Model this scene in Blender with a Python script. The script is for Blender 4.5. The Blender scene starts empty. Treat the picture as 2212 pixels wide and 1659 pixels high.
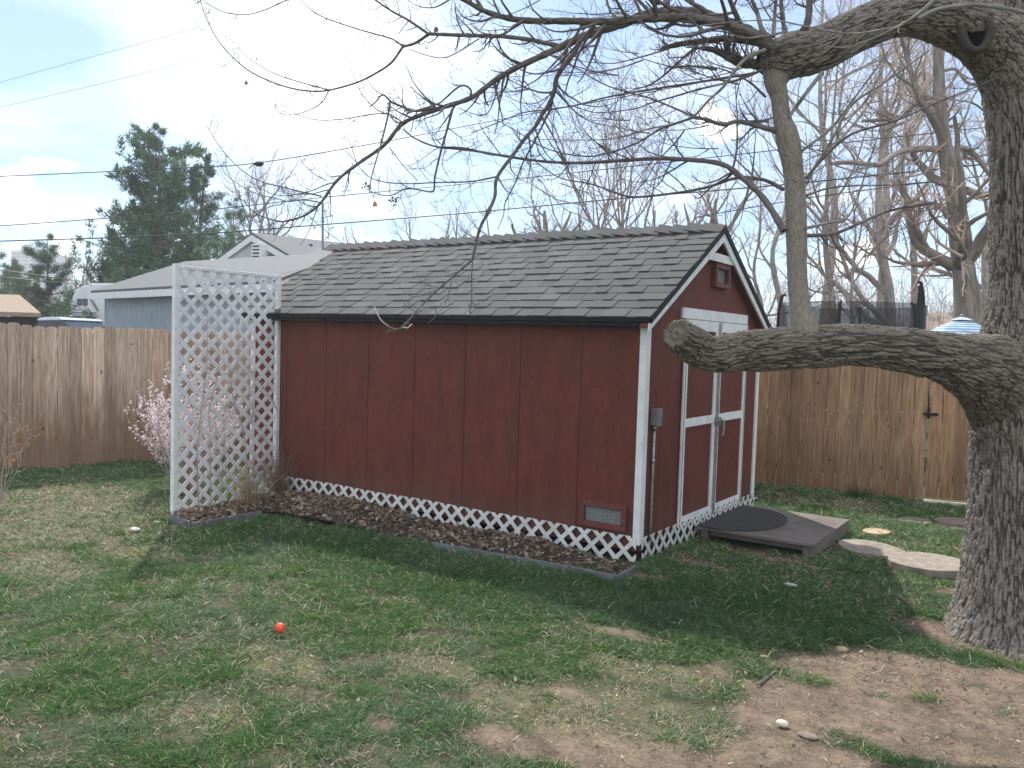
import bpy, math, random
import numpy as np
from mathutils import Vector
random.seed(5)
RNG = np.random.default_rng(11)
rad = math.radians
scene = bpy.context.scene
COL = scene.collection

# ------------------------------------------------------------------ camera
F_PX, IMG_W, CXP, CYP = 1791.8, 2212.0, 1106.0, 829.5
CAM = np.array([2.855, -6.029, 1.75])
YAW, PITCH, ROLL = 0.5993, 0.0524, 0.0305
fw = np.array([-math.sin(YAW)*math.cos(PITCH), math.cos(YAW)*math.cos(PITCH), -math.sin(PITCH)])
r0 = np.array([math.cos(YAW), math.sin(YAW), 0.0]); u0 = np.cross(r0, fw)
rt = r0*math.cos(ROLL)+u0*math.sin(ROLL); up = -r0*math.sin(ROLL)+u0*math.cos(ROLL)
cam_d = bpy.data.cameras.new('camera'); cam = bpy.data.objects.new('camera', cam_d); COL.objects.link(cam)
cam_d.sensor_width = 36; cam_d.lens = F_PX/IMG_W*36; cam_d.clip_start = 0.05; cam_d.clip_end = 3000
from mathutils import Matrix
cam.matrix_world = Matrix(((rt[0], up[0], -fw[0], CAM[0]), (rt[1], up[1], -fw[1], CAM[1]), (rt[2], up[2], -fw[2], CAM[2]), (0, 0, 0, 1)))
scene.camera = cam

# ------------------------------------------------------------------ light
SUN_EL, SUN_AZ = 46.0, 49.0          # azimuth measured left (west) of +Y
SUN_STRENGTH, SKY_STRENGTH, EXPOSURE = 4.3, 0.12, 0.52
sl = bpy.data.lights.new('sun', 'SUN'); so = bpy.data.objects.new('sun', sl); COL.objects.link(so)
sl.energy = SUN_STRENGTH; sl.angle = rad(0.8); sl.color = (1.0, 0.95, 0.87)
SD = Vector((-math.sin(rad(SUN_AZ))*math.cos(rad(SUN_EL)), math.cos(rad(SUN_AZ))*math.cos(rad(SUN_EL)), math.sin(rad(SUN_EL))))
so.rotation_euler = SD.to_track_quat('Z', 'Y').to_euler(); so.location = SD*30
scene.view_settings.view_transform = 'Standard'; scene.view_settings.look = 'None'
scene.view_settings.exposure = EXPOSURE; scene.view_settings.gamma = 1.0
REAR_FILL = (8.6, 9.0, 9.5, 1)     # unseen bright cloud added behind the viewer to light the shaded fronts
world = bpy.data.worlds.new('World'); scene.world = world; world.use_nodes = True


def px_dir(dx, dy):
    d = fw + rt*(dx-CXP)/F_PX - up*(dy-CYP)/F_PX
    return d/np.linalg.norm(d)


def build_world():
    nt = world.node_tree; nt.nodes.clear(); N = nt.nodes.new; L = nt.links.new
    out = N('ShaderNodeOutputWorld'); bg = N('ShaderNodeBackground'); bg.inputs['Strength'].default_value = SKY_STRENGTH
    sky = N('ShaderNodeTexSky'); sky.sky_type = 'NISHITA'; sky.sun_disc = False
    sky.sun_elevation = rad(SUN_EL); sky.sun_rotation = rad(-SUN_AZ); sky.air_density = 1.0; sky.dust_density = .25; sky.ozone_density = 3.0
    tc = N('ShaderNodeTexCoord')
    sep = N('ShaderNodeSeparateXYZ'); L(tc.outputs['Generated'], sep.inputs[0])

    def M(op, a, b=None, clamp=False):
        n = N('ShaderNodeMath'); n.operation = op; n.use_clamp = clamp
        for i, v in enumerate((a, b)):
            if v is None: continue
            if isinstance(v, (int, float)): n.inputs[i].default_value = v
            else: L(v, n.inputs[i])
        return n.outputs[0]

    def ramp(v, a, b):
        n = N('ShaderNodeMapRange'); n.interpolation_type = 'SMOOTHSTEP'; L(v, n.inputs['Value'])
        n.inputs['From Min'].default_value = a; n.inputs['From Max'].default_value = b
        return n.outputs[0]
    zc = M('MAXIMUM', M('ADD', sep.outputs[2], 0.12), 0.02)
    comb = N('ShaderNodeCombineXYZ'); L(M('DIVIDE', sep.outputs[0], zc), comb.inputs[0]); L(M('DIVIDE', sep.outputs[1], zc), comb.inputs[1])
    n1 = N('ShaderNodeTexNoise'); L(comb.outputs[0], n1.inputs['Vector']); n1.inputs['Scale'].default_value = 1.15; n1.inputs['Detail'].default_value = 7; n1.inputs['Roughness'].default_value = 0.55; n1.inputs['Distortion'].default_value = 0.35
    n2 = N('ShaderNodeTexNoise'); mp = N('ShaderNodeMapping'); mp.inputs['Scale'].default_value = (1, 1, 2.6); L(tc.outputs['Generated'], mp.inputs[0]); L(mp.outputs[0], n2.inputs['Vector'])
    n2.inputs['Scale'].default_value = 9; n2.inputs['Detail'].default_value = 8; n2.inputs['Roughness'].default_value = 0.5

    def spot(px, py, inner, outer):
        v = N('ShaderNodeVectorMath'); v.operation = 'DOT_PRODUCT'; L(tc.outputs['Generated'], v.inputs[0]); v.inputs[1].default_value = tuple(px_dir(px, py))
        return ramp(v.outputs['Value'], math.cos(rad(outer)), math.cos(rad(inner)))
    thin = ramp(n1.outputs[0], 0.42, 0.68)
    veil = M('MULTIPLY', spot(700, 40, 2, 20), M('ADD', M('MULTIPLY', ramp(n1.outputs[0], 0.34, 0.60), 0.62), 0.30))
    glow = spot(710, 130, 0.5, 9)
    puffs = None
    for (a, b, r) in ((10, 445, 2.6), (60, 372, 2.6), (150, 368, 2.0), (222, 372, 2.2), (95, 525, 2.6), (700, 505, 2.6), (800, 525, 2.2), (1560, 250, 2.2), (35, 305, 1.2), (100, 312, .8), (1800, 560, 5.0), (620, 505, 2.0)):
        q = spot(a, b, r*.1, r); puffs = q if puffs is None else M('MAXIMUM', puffs, q)
    n3 = N('ShaderNodeTexNoise'); L(mp.outputs[0], n3.inputs['Vector']); n3.inputs['Scale'].default_value = 22; n3.inputs['Detail'].default_value = 6
    cum = M('MULTIPLY', ramp(M('ADD', M('MULTIPLY', puffs, .20), M('ADD', n2.outputs[0], M('MULTIPLY', M('SUBTRACT', n3.outputs[0], .5), .35))), 0.60, 0.74), M('MINIMUM', M('ADD', M('MULTIPLY', puffs, 1.6), M('MULTIPLY', M('SUBTRACT', 1.0, ramp(sep.outputs[2], .04, .20)), .45)), 1.0), True)
    hz = M('MULTIPLY', M('SUBTRACT', 1.0, ramp(sep.outputs[2], -0.02, 0.16)), 0.35)
    den = M('MAXIMUM', M('MAXIMUM', M('ADD', M('MULTIPLY', thin, 0.40), .22), veil, True), cum, True)
    den = M('MAXIMUM', den, hz, True)
    den = M('MAXIMUM', den, glow, True)
    ccol = N('ShaderNodeMix'); ccol.data_type = 'RGBA'; L(M('MAXIMUM', glow, cum), ccol.inputs[0])
    ccol.inputs[6].default_value = (7.4, 7.9, 8.4, 1); ccol.inputs[7].default_value = (10.5, 10.5, 10.3, 1)
    gain = N('ShaderNodeMix'); gain.data_type = 'RGBA'; gain.blend_type = 'MULTIPLY'; gain.inputs[0].default_value = 1.0
    L(sky.outputs[0], gain.inputs[6]); gain.inputs[7].default_value = (.66, .83, 1.00, 1)
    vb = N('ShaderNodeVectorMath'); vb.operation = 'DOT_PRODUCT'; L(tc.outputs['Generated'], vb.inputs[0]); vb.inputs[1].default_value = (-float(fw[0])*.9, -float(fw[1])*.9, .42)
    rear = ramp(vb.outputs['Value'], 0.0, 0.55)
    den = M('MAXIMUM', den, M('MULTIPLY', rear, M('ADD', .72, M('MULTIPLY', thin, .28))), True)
    crear = N('ShaderNodeMix'); crear.data_type = 'RGBA'; L(rear, crear.inputs[0]); L(ccol.outputs[2], crear.inputs[6]); crear.inputs[7].default_value = REAR_FILL
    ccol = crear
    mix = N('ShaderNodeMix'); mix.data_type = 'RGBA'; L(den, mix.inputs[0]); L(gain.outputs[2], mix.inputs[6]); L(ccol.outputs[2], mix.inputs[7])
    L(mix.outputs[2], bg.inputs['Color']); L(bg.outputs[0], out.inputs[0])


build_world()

# ------------------------------------------------------------------ helpers: pixels, ground


def P(dx, dy, depth):
    return CAM + depth*(fw + rt*(dx-CXP)/F_PX - up*(dy-CYP)/F_PX)


def zg(x, y):
    x = np.asarray(x, float); y = np.asarray(y, float)
    s = np.clip((-x-1.0)/3.5, 0, 1); s = s*s*(3-2*s)
    return -0.10*s + 0.012*np.sin(x*1.7+1)*np.cos(y*1.3+.4) + 0.008*np.sin(x*3.9+y*3.1)


def G(dx, dy, z=None):
    d = fw + rt*(dx-CXP)/F_PX - up*(dy-CYP)/F_PX
    zz = 0.0 if z is None else z
    for _ in range(8):
        t = (zz-CAM[2])/d[2]; p = CAM+d*t
        if z is not None: break
        zz = float(zg(p[0], p[1]))
    p[2] = zz
    return p


def to_px(p):
    d = np.asarray(p)-CAM; z = d@fw
    return CXP+F_PX*(d@rt)/z, CYP-F_PX*(d@up)/z, z


def V3(p): return Vector((float(p[0]), float(p[1]), float(p[2])))


def hash3(i, j, k, seed=0):
    h = (i*374761393 + j*668265263 + k*2147483647 + seed*974634777) & 0xFFFFFFFF
    h = ((h ^ (h >> 13))*1274126177) & 0xFFFFFFFF
    return ((h ^ (h >> 16)) & 0xFFFF)/65535.0


def vnoise(p, seed=0):
    p = np.asarray(p, float); i = np.floor(p).astype(np.int64); f = p-i; f = f*f*(3-2*f)
    r = 0
    for a in (0, 1):
        for b in (0, 1):
            for c in (0, 1):
                w = (f[..., 0] if a else 1-f[..., 0])*(f[..., 1] if b else 1-f[..., 1])*(f[..., 2] if c else 1-f[..., 2])
                r = r + w*hash3(i[..., 0]+a, i[..., 1]+b, i[..., 2]+c, seed)
    return r


def fbm(p, oct=4, seed=0):
    r = 0; a = .5; q = np.asarray(p, float)
    for o in range(oct):
        r = r + a*vnoise(q, seed+o); q = q*2.03+7.1; a *= .5
    return r


def worley(p, seed=0):
    """F2-F1 of a jittered cell grid: zero along the cracks between plates"""
    p = np.asarray(p, float); i = np.floor(p).astype(np.int64); f1 = np.full(p.shape[:-1], 9.); f2 = f1.copy()
    for a in (-1, 0, 1):
        for b in (-1, 0, 1):
            for c in (-1, 0, 1):
                q = i+np.array([a, b, c]); ctr = np.stack([q[..., k]+hash3(q[..., 0], q[..., 1], q[..., 2], seed+17*k+3) for k in range(3)], -1)
                d = np.sqrt(((ctr-p)**2).sum(-1)); f2 = np.where(d < f1, f1, np.minimum(f2, d)); f1 = np.minimum(f1, d)
    return f2-f1


def smooth(v, a, b):
    t = np.clip((v-a)/(b-a), 0, 1); return t*t*(3-2*t)

# ------------------------------------------------------------------ materials


def new_mat(name):
    m = bpy.data.materials.new(name); m.use_nodes = True; nt = m.node_tree
    b = nt.nodes['Principled BSDF']
    return m, nt, b


def mixrgb(nt, fac, c1, c2, bt='MIX'):
    n = nt.nodes.new('ShaderNodeMix'); n.data_type = 'RGBA'; n.blend_type = bt
    for s, v in ((n.inputs[0], fac), (n.inputs[6], c1), (n.inputs[7], c2)):
        if isinstance(v, (int, float)): s.default_value = v
        elif isinstance(v, tuple): s.default_value = v if len(v) == 4 else (*v, 1)
        else: nt.links.new(v, s)
    return n.outputs[2]


def noise(nt, scale, detail=4, rough=.55, vec=None, stretch=None, dist=0, attr=None, w=None):
    n = nt.nodes.new('ShaderNodeTexNoise'); n.inputs['Scale'].default_value = scale; n.inputs['Detail'].default_value = detail
    n.inputs['Roughness'].default_value = rough; n.inputs['Distortion'].default_value = dist
    if attr:
        a = nt.nodes.new('ShaderNodeAttribute'); a.attribute_name = attr; src = a.outputs['Vector']
    else:
        t = nt.nodes.new('ShaderNodeTexCoord'); src = t.outputs['Object']
    if stretch or w:
        mp = nt.nodes.new('ShaderNodeMapping')
        if stretch: mp.inputs['Scale'].default_value = stretch
        if w: mp.inputs['Location'].default_value = w
        nt.links.new(src, mp.inputs[0]); src = mp.outputs[0]
    nt.links.new(src, n.inputs['Vector'])
    return n.outputs[0]


def ramp(nt, v, a, b, lo=0.0, hi=1.0):
    n = nt.nodes.new('ShaderNodeMapRange'); n.interpolation_type = 'SMOOTHSTEP'; nt.links.new(v, n.inputs['Value'])
    n.inputs['From Min'].default_value = a; n.inputs['From Max'].default_value = b; n.inputs['To Min'].default_value = lo; n.inputs['To Max'].default_value = hi
    return n.outputs[0]


def bump(nt, b, h, strength=.5, dist=.01):
    n = nt.nodes.new('ShaderNodeBump'); n.inputs['Strength'].default_value = strength; n.inputs['Distance'].default_value = dist
    nt.links.new(h, n.inputs['Height']); nt.links.new(n.outputs[0], b.inputs['Normal'])


def mathn(nt, op, a, b):
    n = nt.nodes.new('ShaderNodeMath'); n.operation = op
    for i, v in enumerate((a, b)):
        if isinstance(v, (int, float)): n.inputs[i].default_value = v
        else: nt.links.new(v, n.inputs[i])
    return n.outputs[0]


def simple(name, c1, c2=None, scale=6, rough=.7, stretch=None, bs=0, bscale=60, metal=0, dirt=None, lo=.35, hi=.65, spec=.5):
    m, nt, b = new_mat(name)
    b.inputs['Roughness'].default_value = rough; b.inputs['Metallic'].default_value = metal; b.inputs['Specular IOR Level'].default_value = spec
    if c2 is None: c2 = tuple(c*.8 for c in c1)
    col = mixrgb(nt, ramp(nt, noise(nt, scale, 5, .6, stretch=stretch), lo, hi), c1, c2)
    if dirt: col = mixrgb(nt, ramp(nt, noise(nt, dirt[1], 6, .65, w=(3, 1, 7)), .55, .75, 0, dirt[2]), col, dirt[0])
    nt.links.new(col, b.inputs['Base Color'])
    if bs: bump(nt, b, noise(nt, bscale, 4, .6, stretch=stretch), bs, .004)
    return m


def attr_mat(name, rough=.8, bs=0, bscale=60, stretch=None, mott=.25, mscale=25, trans=0, spec=.3):
    """colour from the mesh attribute 'tint' (each board / shingle / blade has its own colour)"""
    m, nt, b = new_mat(name); b.inputs['Roughness'].default_value = rough; b.inputs['Specular IOR Level'].default_value = spec
    a = nt.nodes.new('ShaderNodeAttribute'); a.attribute_name = 'tint'; col = a.outputs['Color']
    if mott:
        k = ramp(nt, noise(nt, mscale, 5, .65, stretch=stretch), .3, .7, 1-mott, 1+mott)
        cb = nt.nodes.new('ShaderNodeCombineColor')
        for i in range(3): nt.links.new(k, cb.inputs[i])
        col = mixrgb(nt, 1.0, col, cb.outputs[0], 'MULTIPLY')
    nt.links.new(col, b.inputs['Base Color'])
    if bs: bump(nt, b, noise(nt, bscale, 5, .6, stretch=stretch), bs, .004)
    if trans:
        t = nt.nodes.new('ShaderNodeBsdfTranslucent'); nt.links.new(col, t.inputs[0]); mx = nt.nodes.new('ShaderNodeMixShader'); mx.inputs[0].default_value = trans
        nt.links.new(b.outputs[0], mx.inputs[1]); nt.links.new(t.outputs[0], mx.inputs[2])
        nt.links.new(mx.outputs[0], nt.nodes['Material Output'].inputs[0])
    return m


def bark_mat(name, c_light, c_dark, k=22, depth=.012, strength=.9, stretch=.16, moss=None, ridge=False):
    m, nt, b = new_mat(name); b.inputs['Roughness'].default_value = .92; b.inputs['Specular IOR Level'].default_value = .2
    n1 = noise(nt, k, 6, .62, attr='barkco', stretch=(1, 1, stretch), dist=.6)
    n2 = noise(nt, 3.0, 4, .6, attr='barkco', stretch=(1, 1, .5))
    n3 = noise(nt, k*5, 3, .6, attr='barkco', stretch=(1, 1, .4))
    if ridge:
        at = nt.nodes.new('ShaderNodeAttribute'); at.attribute_name = 'tint'; sp = nt.nodes.new('ShaderNodeSeparateColor'); nt.links.new(at.outputs['Color'], sp.inputs[0])
        h = mathn(nt, 'ADD', mathn(nt, 'MULTIPLY', sp.outputs[0], .75), mathn(nt, 'MULTIPLY', ramp(nt, n1, .3, .7), .3))
        col = mixrgb(nt, ramp(nt, h, .12, .80), c_dark, c_light)
    else: col = mixrgb(nt, ramp(nt, n1, .36, .62), c_dark, c_light)
    col = mixrgb(nt, ramp(nt, n2, .45, .7, 0, .5), col, tuple(x*.62 for x in c_light))
    if moss: col = mixrgb(nt, ramp(nt, noise(nt, 5, 4, .6, attr='barkco', w=(4, 4, 4)), .58, .72, 0, .5), col, moss)
    nt.links.new(col, b.inputs['Base Color'])
    bump(nt, b, mathn(nt, 'ADD', n1, mathn(nt, 'MULTIPLY', n3, .25)), strength, depth)
    return m


MAT = {}
MAT['bark'] = bark_mat('bark_furrowed', (.28, .245, .21), (.075, .064, .055), 60, .006, ridge=True)
MAT['limb'] = bark_mat('bark_limb', (.225, .195, .160), (.075, .062, .052), 60, .006, .9, .3, moss=(.12, .135, .10), ridge=True)
MAT['branchbark'] = bark_mat('bark_branch', (.17, .145, .125), (.07, .06, .05), 55, .003, .6, .3)
MAT['stembark'] = bark_mat('bark_stem', (.30, .265, .22), (.20, .17, .14), 90, .004, .9, .35, moss=(.20, .18, .14))
MAT['twig'] = bark_mat('bark_young', (.21, .18, .175), (.12, .10, .095), 60, .002, .4, .3)
MAT['pale'] = bark_mat('bark_pale_shoot', (.34, .33, .29), (.20, .19, .165), 40, .002, .4, .3)
MAT['whitetip'] = bark_mat('bark_white_tip', (.72, .66, .58), (.5, .42, .34), 60, .002, .3, .3)  # whitish tone for a few twig tips
MAT['farbark'] = bark_mat('bark_far', (.42, .36, .32), (.22, .185, .165), 12, .01, .5, .2)
MAT['farbark_pale'] = bark_mat('bark_far_pale', (.32, .275, .235), (.17, .145, .12), 12, .01, .5, .2)
MAT['fartwig'] = bark_mat('twig_far', (.50, .41, .37), (.38, .31, .28), 12, .001, .1, .3)
MAT['warmtwig'] = bark_mat('twig_budding', (.66, .50, .40), (.52, .39, .31), 12, .001, .1, .3)
MAT['white'] = simple('white_paint', (.82, .83, .82), (.72, .73, .72), 9, .55, bs=.15, bscale=70, dirt=((.36, .34, .30), 5, .45))
MAT['lattice'] = simple('white_lattice_vinyl', (.82, .82, .83), (.74, .74, .76), 5, .5, dirt=((.42, .38, .33), 3, .4))
MAT['skirt'] = simple('white_lattice_skirt', (.72, .73, .70), (.60, .60, .57), 7, .55, dirt=((.30, .26, .20), 4, .6))
MAT['black'] = simple('black_drip_edge', (.010, .010, .012), (.018, .018, .02), 20, .6, spec=.2)
MAT['greywood'] = simple('grey_edging', (.17, .19, .19), (.12, .13, .13), 8, .85, bs=.4, bscale=40, dirt=((.075, .065, .05), 5, .8))
MAT['metal'] = simple('galvanised', (.45, .45, .46), (.30, .30, .31), 20, .38, metal=.9)
MAT['greybox'] = simple('grey_box', (.22, .22, .23), (.16, .16, .17), 10, .5)
MAT['mat'] = simple('black_rubber_mat', (.034, .033, .034), (.055, .052, .050), 30, .95, bs=1, bscale=160, dirt=((.13, .11, .09), 9, .55))
MAT['mesh'] = simple('vent_mesh', (.26, .27, .26), (.16, .17, .17), 60, .6, bs=.5, bscale=300)
MAT['darkvoid'] = simple('dark_void', (.004, .004, .005), (.008, .008, .008), 5, 1.0, spec=0)
MAT['board'] = attr_mat('fence_boards', .88, .5, 30, (6, 6, .35), .38, 9)
MAT['shingle'] = attr_mat('asphalt_shingles', .93, .7, 260, None, .16, 120)
MAT['grass'] = attr_mat('grass_blades', .62, 0, 60, None, 0, 25, .32)
MAT['leaf'] = attr_mat('dry_leaves', .85, 0, 60, None, .2, 60, .15)
MAT['needle'] = attr_mat('conifer_needles', .75, 0, 60, None, .25, 3, .12)
MAT['petal'] = attr_mat('blossom', .6, 0, 60, None, 0, 25, .35)


def red_mat():
    m, nt, b = new_mat('red_plywood_paint'); b.inputs['Roughness'].default_value = .72; b.inputs['Specular IOR Level'].default_value = .3
    n1 = noise(nt, 7, 6, .65, stretch=(1, 1, .35)); n2 = noise(nt, 46, 6, .72, stretch=(1, 1, .45)); n3 = noise(nt, 1.3, 3, .5)
    col = mixrgb(nt, ramp(nt, n1, .35, .65), (.170, .040, .024), (.124, .032, .021))
    col = mixrgb(nt, ramp(nt, n2, .46, .66, 0, .6), col, (.080, .025, .021))
    col = mixrgb(nt, ramp(nt, n3, .45, .7, 0, .3), col, (.155, .046, .033))
    tc = nt.nodes.new('ShaderNodeTexCoord'); sp = nt.nodes.new('ShaderNodeSeparateXYZ'); nt.links.new(tc.outputs['Object'], sp.inputs[0])
    h = mathn(nt, 'ADD', sp.outputs[2], mathn(nt, 'MULTIPLY', mathn(nt, 'SUBTRACT', noise(nt, 3.5, 6, .7, stretch=(2, 2, .5)), .5), .9))
    col = mixrgb(nt, ramp(nt, h, .16, .48, .5, 0), col, (.105, .062, .046))
    col = mixrgb(nt, ramp(nt, noise(nt, 20, 6, .7, stretch=(3, 3, .12), w=(9, 2, 4)), .60, .80, 0, .35), col, (.055, .020, .018))
    v = nt.nodes.new('ShaderNodeTexVoronoi'); v.inputs['Scale'].default_value = 5; nt.links.new(tc.outputs['Object'], v.inputs['Vector'])
    col = mixrgb(nt, ramp(nt, v.outputs['Distance'], .018, .03, .6, 0), col, (.30, .20, .17))
    nt.links.new(col, b.inputs['Base Color'])
    bump(nt, b, noise(nt, 120, 4, .7, stretch=(1, 1, .22)), .5, .003)
    return m


MAT['red'] = red_mat()
MAT['redtrim'] = simple('red_trim', (.17, .045, .030), (.11, .030, .022), 20, .65, bs=.3, bscale=90, dirt=((.34, .24, .20), 30, .35))


def deck_mat():
    m, nt, b = new_mat('weathered_plywood'); b.inputs['Roughness'].default_value = .85
    n1 = noise(nt, 10, 6, .65, stretch=(.35, 3, 1)); n2 = noise(nt, 1.6, 4, .6)
    col = mixrgb(nt, ramp(nt, n1, .35, .7), (.20, .175, .15), (.125, .108, .092))
    col = mixrgb(nt, ramp(nt, n2, .50, .66, 0, .6), col, (.08, .068, .058))
    nt.links.new(col, b.inputs['Base Color']); bump(nt, b, n1, .4, .004)
    return m


MAT['deck'] = deck_mat()

# ------------------------------------------------------------------ mesh builders


class MB:
    def __init__(s): s.v = []; s.f = []; s.t = []; s.cur = (1, 1, 1)

    def poly(s, pts):
        n = len(s.v); s.v += [tuple(map(float, p)) for p in pts]; s.f.append(tuple(range(n, n+len(pts)))); s.t += [s.cur]*len(pts)

    def ext(s, base, d):
        """prism: polygon base moved by d"""
        d = np.asarray(d, float); b = [np.asarray(p, float) for p in base]; t = [p+d for p in b]; n = len(b); k = len(s.v)
        s.v += [tuple(map(float, p)) for p in b+t]; s.t += [s.cur]*(2*n)
        s.f.append(tuple(range(k+n-1, k-1, -1))); s.f.append(tuple(range(k+n, k+2*n)))
        for i in range(n):
            j = (i+1) % n; s.f.append((k+i, k+j, k+n+j, k+n+i))

    def box(s, x0, x1, y0, y1, z0, z1):
        s.ext([(x0, y0, z0), (x1, y0, z0), (x1, y1, z0), (x0, y1, z0)], (0, 0, z1-z0))

    def bar(s, a, b, w, h, upv=(0, 0, 1)):
        a = np.asarray(a, float); b = np.asarray(b, float); t = b-a; t = t/np.linalg.norm(t)
        sd = np.cross(t, upv); sd = sd/np.linalg.norm(sd); u = np.cross(sd, t)
        c = [a-sd*w/2-u*h/2, a+sd*w/2-u*h/2, a+sd*w/2+u*h/2, a-sd*w/2+u*h/2]
        s.ext(c, b-a)

    def tube(s, pts, r, n=8, cap=True):
        pts = np.asarray(pts, float); N = len(pts); r = np.full(N, r) if np.isscalar(r) else np.asarray(r)
        k = len(s.v); t = np.gradient(pts, axis=0); t /= np.linalg.norm(t, axis=1)[:, None]+1e-12
        m = t.mean(0); ref = np.eye(3)[np.argmin(abs(m))]
        a = np.cross(t, ref); a /= np.linalg.norm(a, axis=1)[:, None]; b = np.cross(t, a)
        th = np.arange(n)*2*np.pi/n
        V = pts[:, None]+r[:, None, None]*(np.cos(th)[None, :, None]*a[:, None]+np.sin(th)[None, :, None]*b[:, None])
        s.v += [tuple(x) for x in V.reshape(-1, 3)]; s.t += [s.cur]*(N*n)
        for i in range(N-1):
            for j in range(n):
                j2 = (j+1) % n; s.f.append((k+i*n+j, k+i*n+j2, k+(i+1)*n+j2, k+(i+1)*n+j))
        if cap:
            s.f.append(tuple(range(k+n-1, k-1, -1))); s.f.append(tuple(range(k+(N-1)*n, k+N*n)))

    def disc_prism(s, c, rx, ry, h, n=24, rot=0, wob=0, seed=0):
        rr = random.Random(seed)
        ph = [rr.uniform(0, 6.28) for _ in range(4)]
        b = []
        for i in range(n):
            a = i*2*math.pi/n; k = 1+wob*(math.sin(2*a+ph[0])+.6*math.sin(3*a+ph[1])+.4*math.sin(5*a+ph[2]))
            x, y = rx*k*math.cos(a), ry*k*math.sin(a)
            b.append((c[0]+x*math.cos(rot)-y*math.sin(rot), c[1]+x*math.sin(rot)+y*math.cos(rot), c[2]))
        s.ext(b, (0, 0, h))

    def build(s, name, mat, parent=None, smooth_=False, bevel=0):
        me = bpy.data.meshes.new(name); me.from_pydata(s.v, [], s.f); me.update()
        at = me.attributes.new('tint', 'FLOAT_COLOR', 'POINT')
        at.data.foreach_set('color', np.array([(*c, 1) for c in s.t], dtype=np.float32).ravel())
        import bmesh
        bm = bmesh.new(); bm.from_mesh(me); bmesh.ops.recalc_face_normals(bm, faces=bm.faces); bm.to_mesh(me); bm.free()
        if smooth_: me.polygons.foreach_set('use_smooth', [True]*len(me.polygons))
        me.materials.append(mat if not isinstance(mat, str) else MAT[mat])
        o = bpy.data.objects.new(name, me); COL.objects.link(o)
        if bevel:
            bv = o.modifiers.new('bevel', 'BEVEL'); bv.width = bevel; bv.segments = 2; bv.limit_method = 'ANGLE'
        if parent:
            o.parent = parent; o.matrix_parent_inverse = Matrix.Translation(-parent.location)
        return o


def np_mesh(name, verts, faces, mat, parent=None, tint=None, barkco=None, smooth_=False):
    """faces: array (M,k) of one polygon size, or list of such arrays"""
    if not isinstance(faces, list): faces = [faces]
    me = bpy.data.meshes.new(name); nv = len(verts); me.vertices.add(nv); me.vertices.foreach_set('co', np.asarray(verts, np.float32).ravel())
    tot = np.concatenate([np.full(len(f), f.shape[1], np.int32) for f in faces if len(f)])
    idx = np.concatenate([f.ravel() for f in faces if len(f)]).astype(np.int32)
    me.loops.add(len(idx)); me.loops.foreach_set('vertex_index', idx)
    me.polygons.add(len(tot)); st = np.zeros(len(tot), np.int32); st[1:] = np.cumsum(tot)[:-1]
    me.polygons.foreach_set('loop_start', st)
    if smooth_: me.polygons.foreach_set('use_smooth', np.ones(len(tot), bool))
    me.update(calc_edges=True)
    if tint is not None:
        at = me.attributes.new('tint', 'FLOAT_COLOR', 'POINT'); c = np.ones((nv, 4), np.float32); c[:, :3] = tint; at.data.foreach_set('color', c.ravel())
    if barkco is not None:
        at = me.attributes.new('barkco', 'FLOAT_VECTOR', 'POINT'); at.data.foreach_set('vector', np.asarray(barkco, np.float32).ravel())
    me.materials.append(mat if not isinstance(mat, str) else MAT[mat])
    o = bpy.data.objects.new(name, me); COL.objects.link(o)
    if parent: o.parent = parent; o.matrix_parent_inverse = Matrix.Translation(-parent.location)
    return o


class Tubes:
    """accumulates many tapered tubes as arrays"""
    def __init__(s): s.V = []; s.F = []; s.B = []; s.n = 0

    def add(s, Pt, R, sides=5):
        Pt = np.asarray(Pt, float); R = np.asarray(R, float)
        if Pt.ndim == 2: Pt = Pt[None]; R = R[None]
        M, N, _ = Pt.shape
        t = np.gradient(Pt, axis=1); t /= np.linalg.norm(t, axis=2, keepdims=True)+1e-12
        m = t.mean(1); ref = np.eye(3)[np.argmin(abs(m), axis=1)]
        a = np.cross(t, ref[:, None]); a /= np.linalg.norm(a, axis=2, keepdims=True)+1e-12; b = np.cross(t, a)
        th = np.arange(sides)*2*np.pi/sides; c, sn = np.cos(th), np.sin(th)
        off = c[None, None, :, None]*a[:, :, None]+sn[None, None, :, None]*b[:, :, None]
        V = Pt[:, :, None]+R[:, :, None, None]*off
        ln = np.concatenate([np.zeros((M, 1)), np.cumsum(np.linalg.norm(np.diff(Pt, axis=1), axis=2), 1)], 1)
        B = np.empty_like(V); o = (np.arange(M)*1.37)[:, None, None]
        B[..., 0] = R[:, :, None]*c+o; B[..., 1] = R[:, :, None]*sn; B[..., 2] = ln[:, :, None]+o
        s.V.append(V.reshape(-1, 3)); s.B.append(B.reshape(-1, 3))
        i = np.arange(N-1)[:, None]*sides; j = np.arange(sides)[None]; j2 = (j+1) % sides
        q = np.stack([i+j, i+j2, i+sides+j2, i+sides+j], -1).reshape(-1, 4)
        base = s.n+np.arange(M)*N*sides
        s.F.append((base[:, None, None]+q[None]).reshape(-1, 4)); s.n += M*N*sides

    def build(s, name, mat, parent=None):
        return np_mesh(name, np.concatenate(s.V), np.concatenate(s.F), mat, parent, barkco=np.concatenate(s.B), smooth_=True)


def unit(v): return v/(np.linalg.norm(v, axis=-1, keepdims=True)+1e-12)


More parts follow.
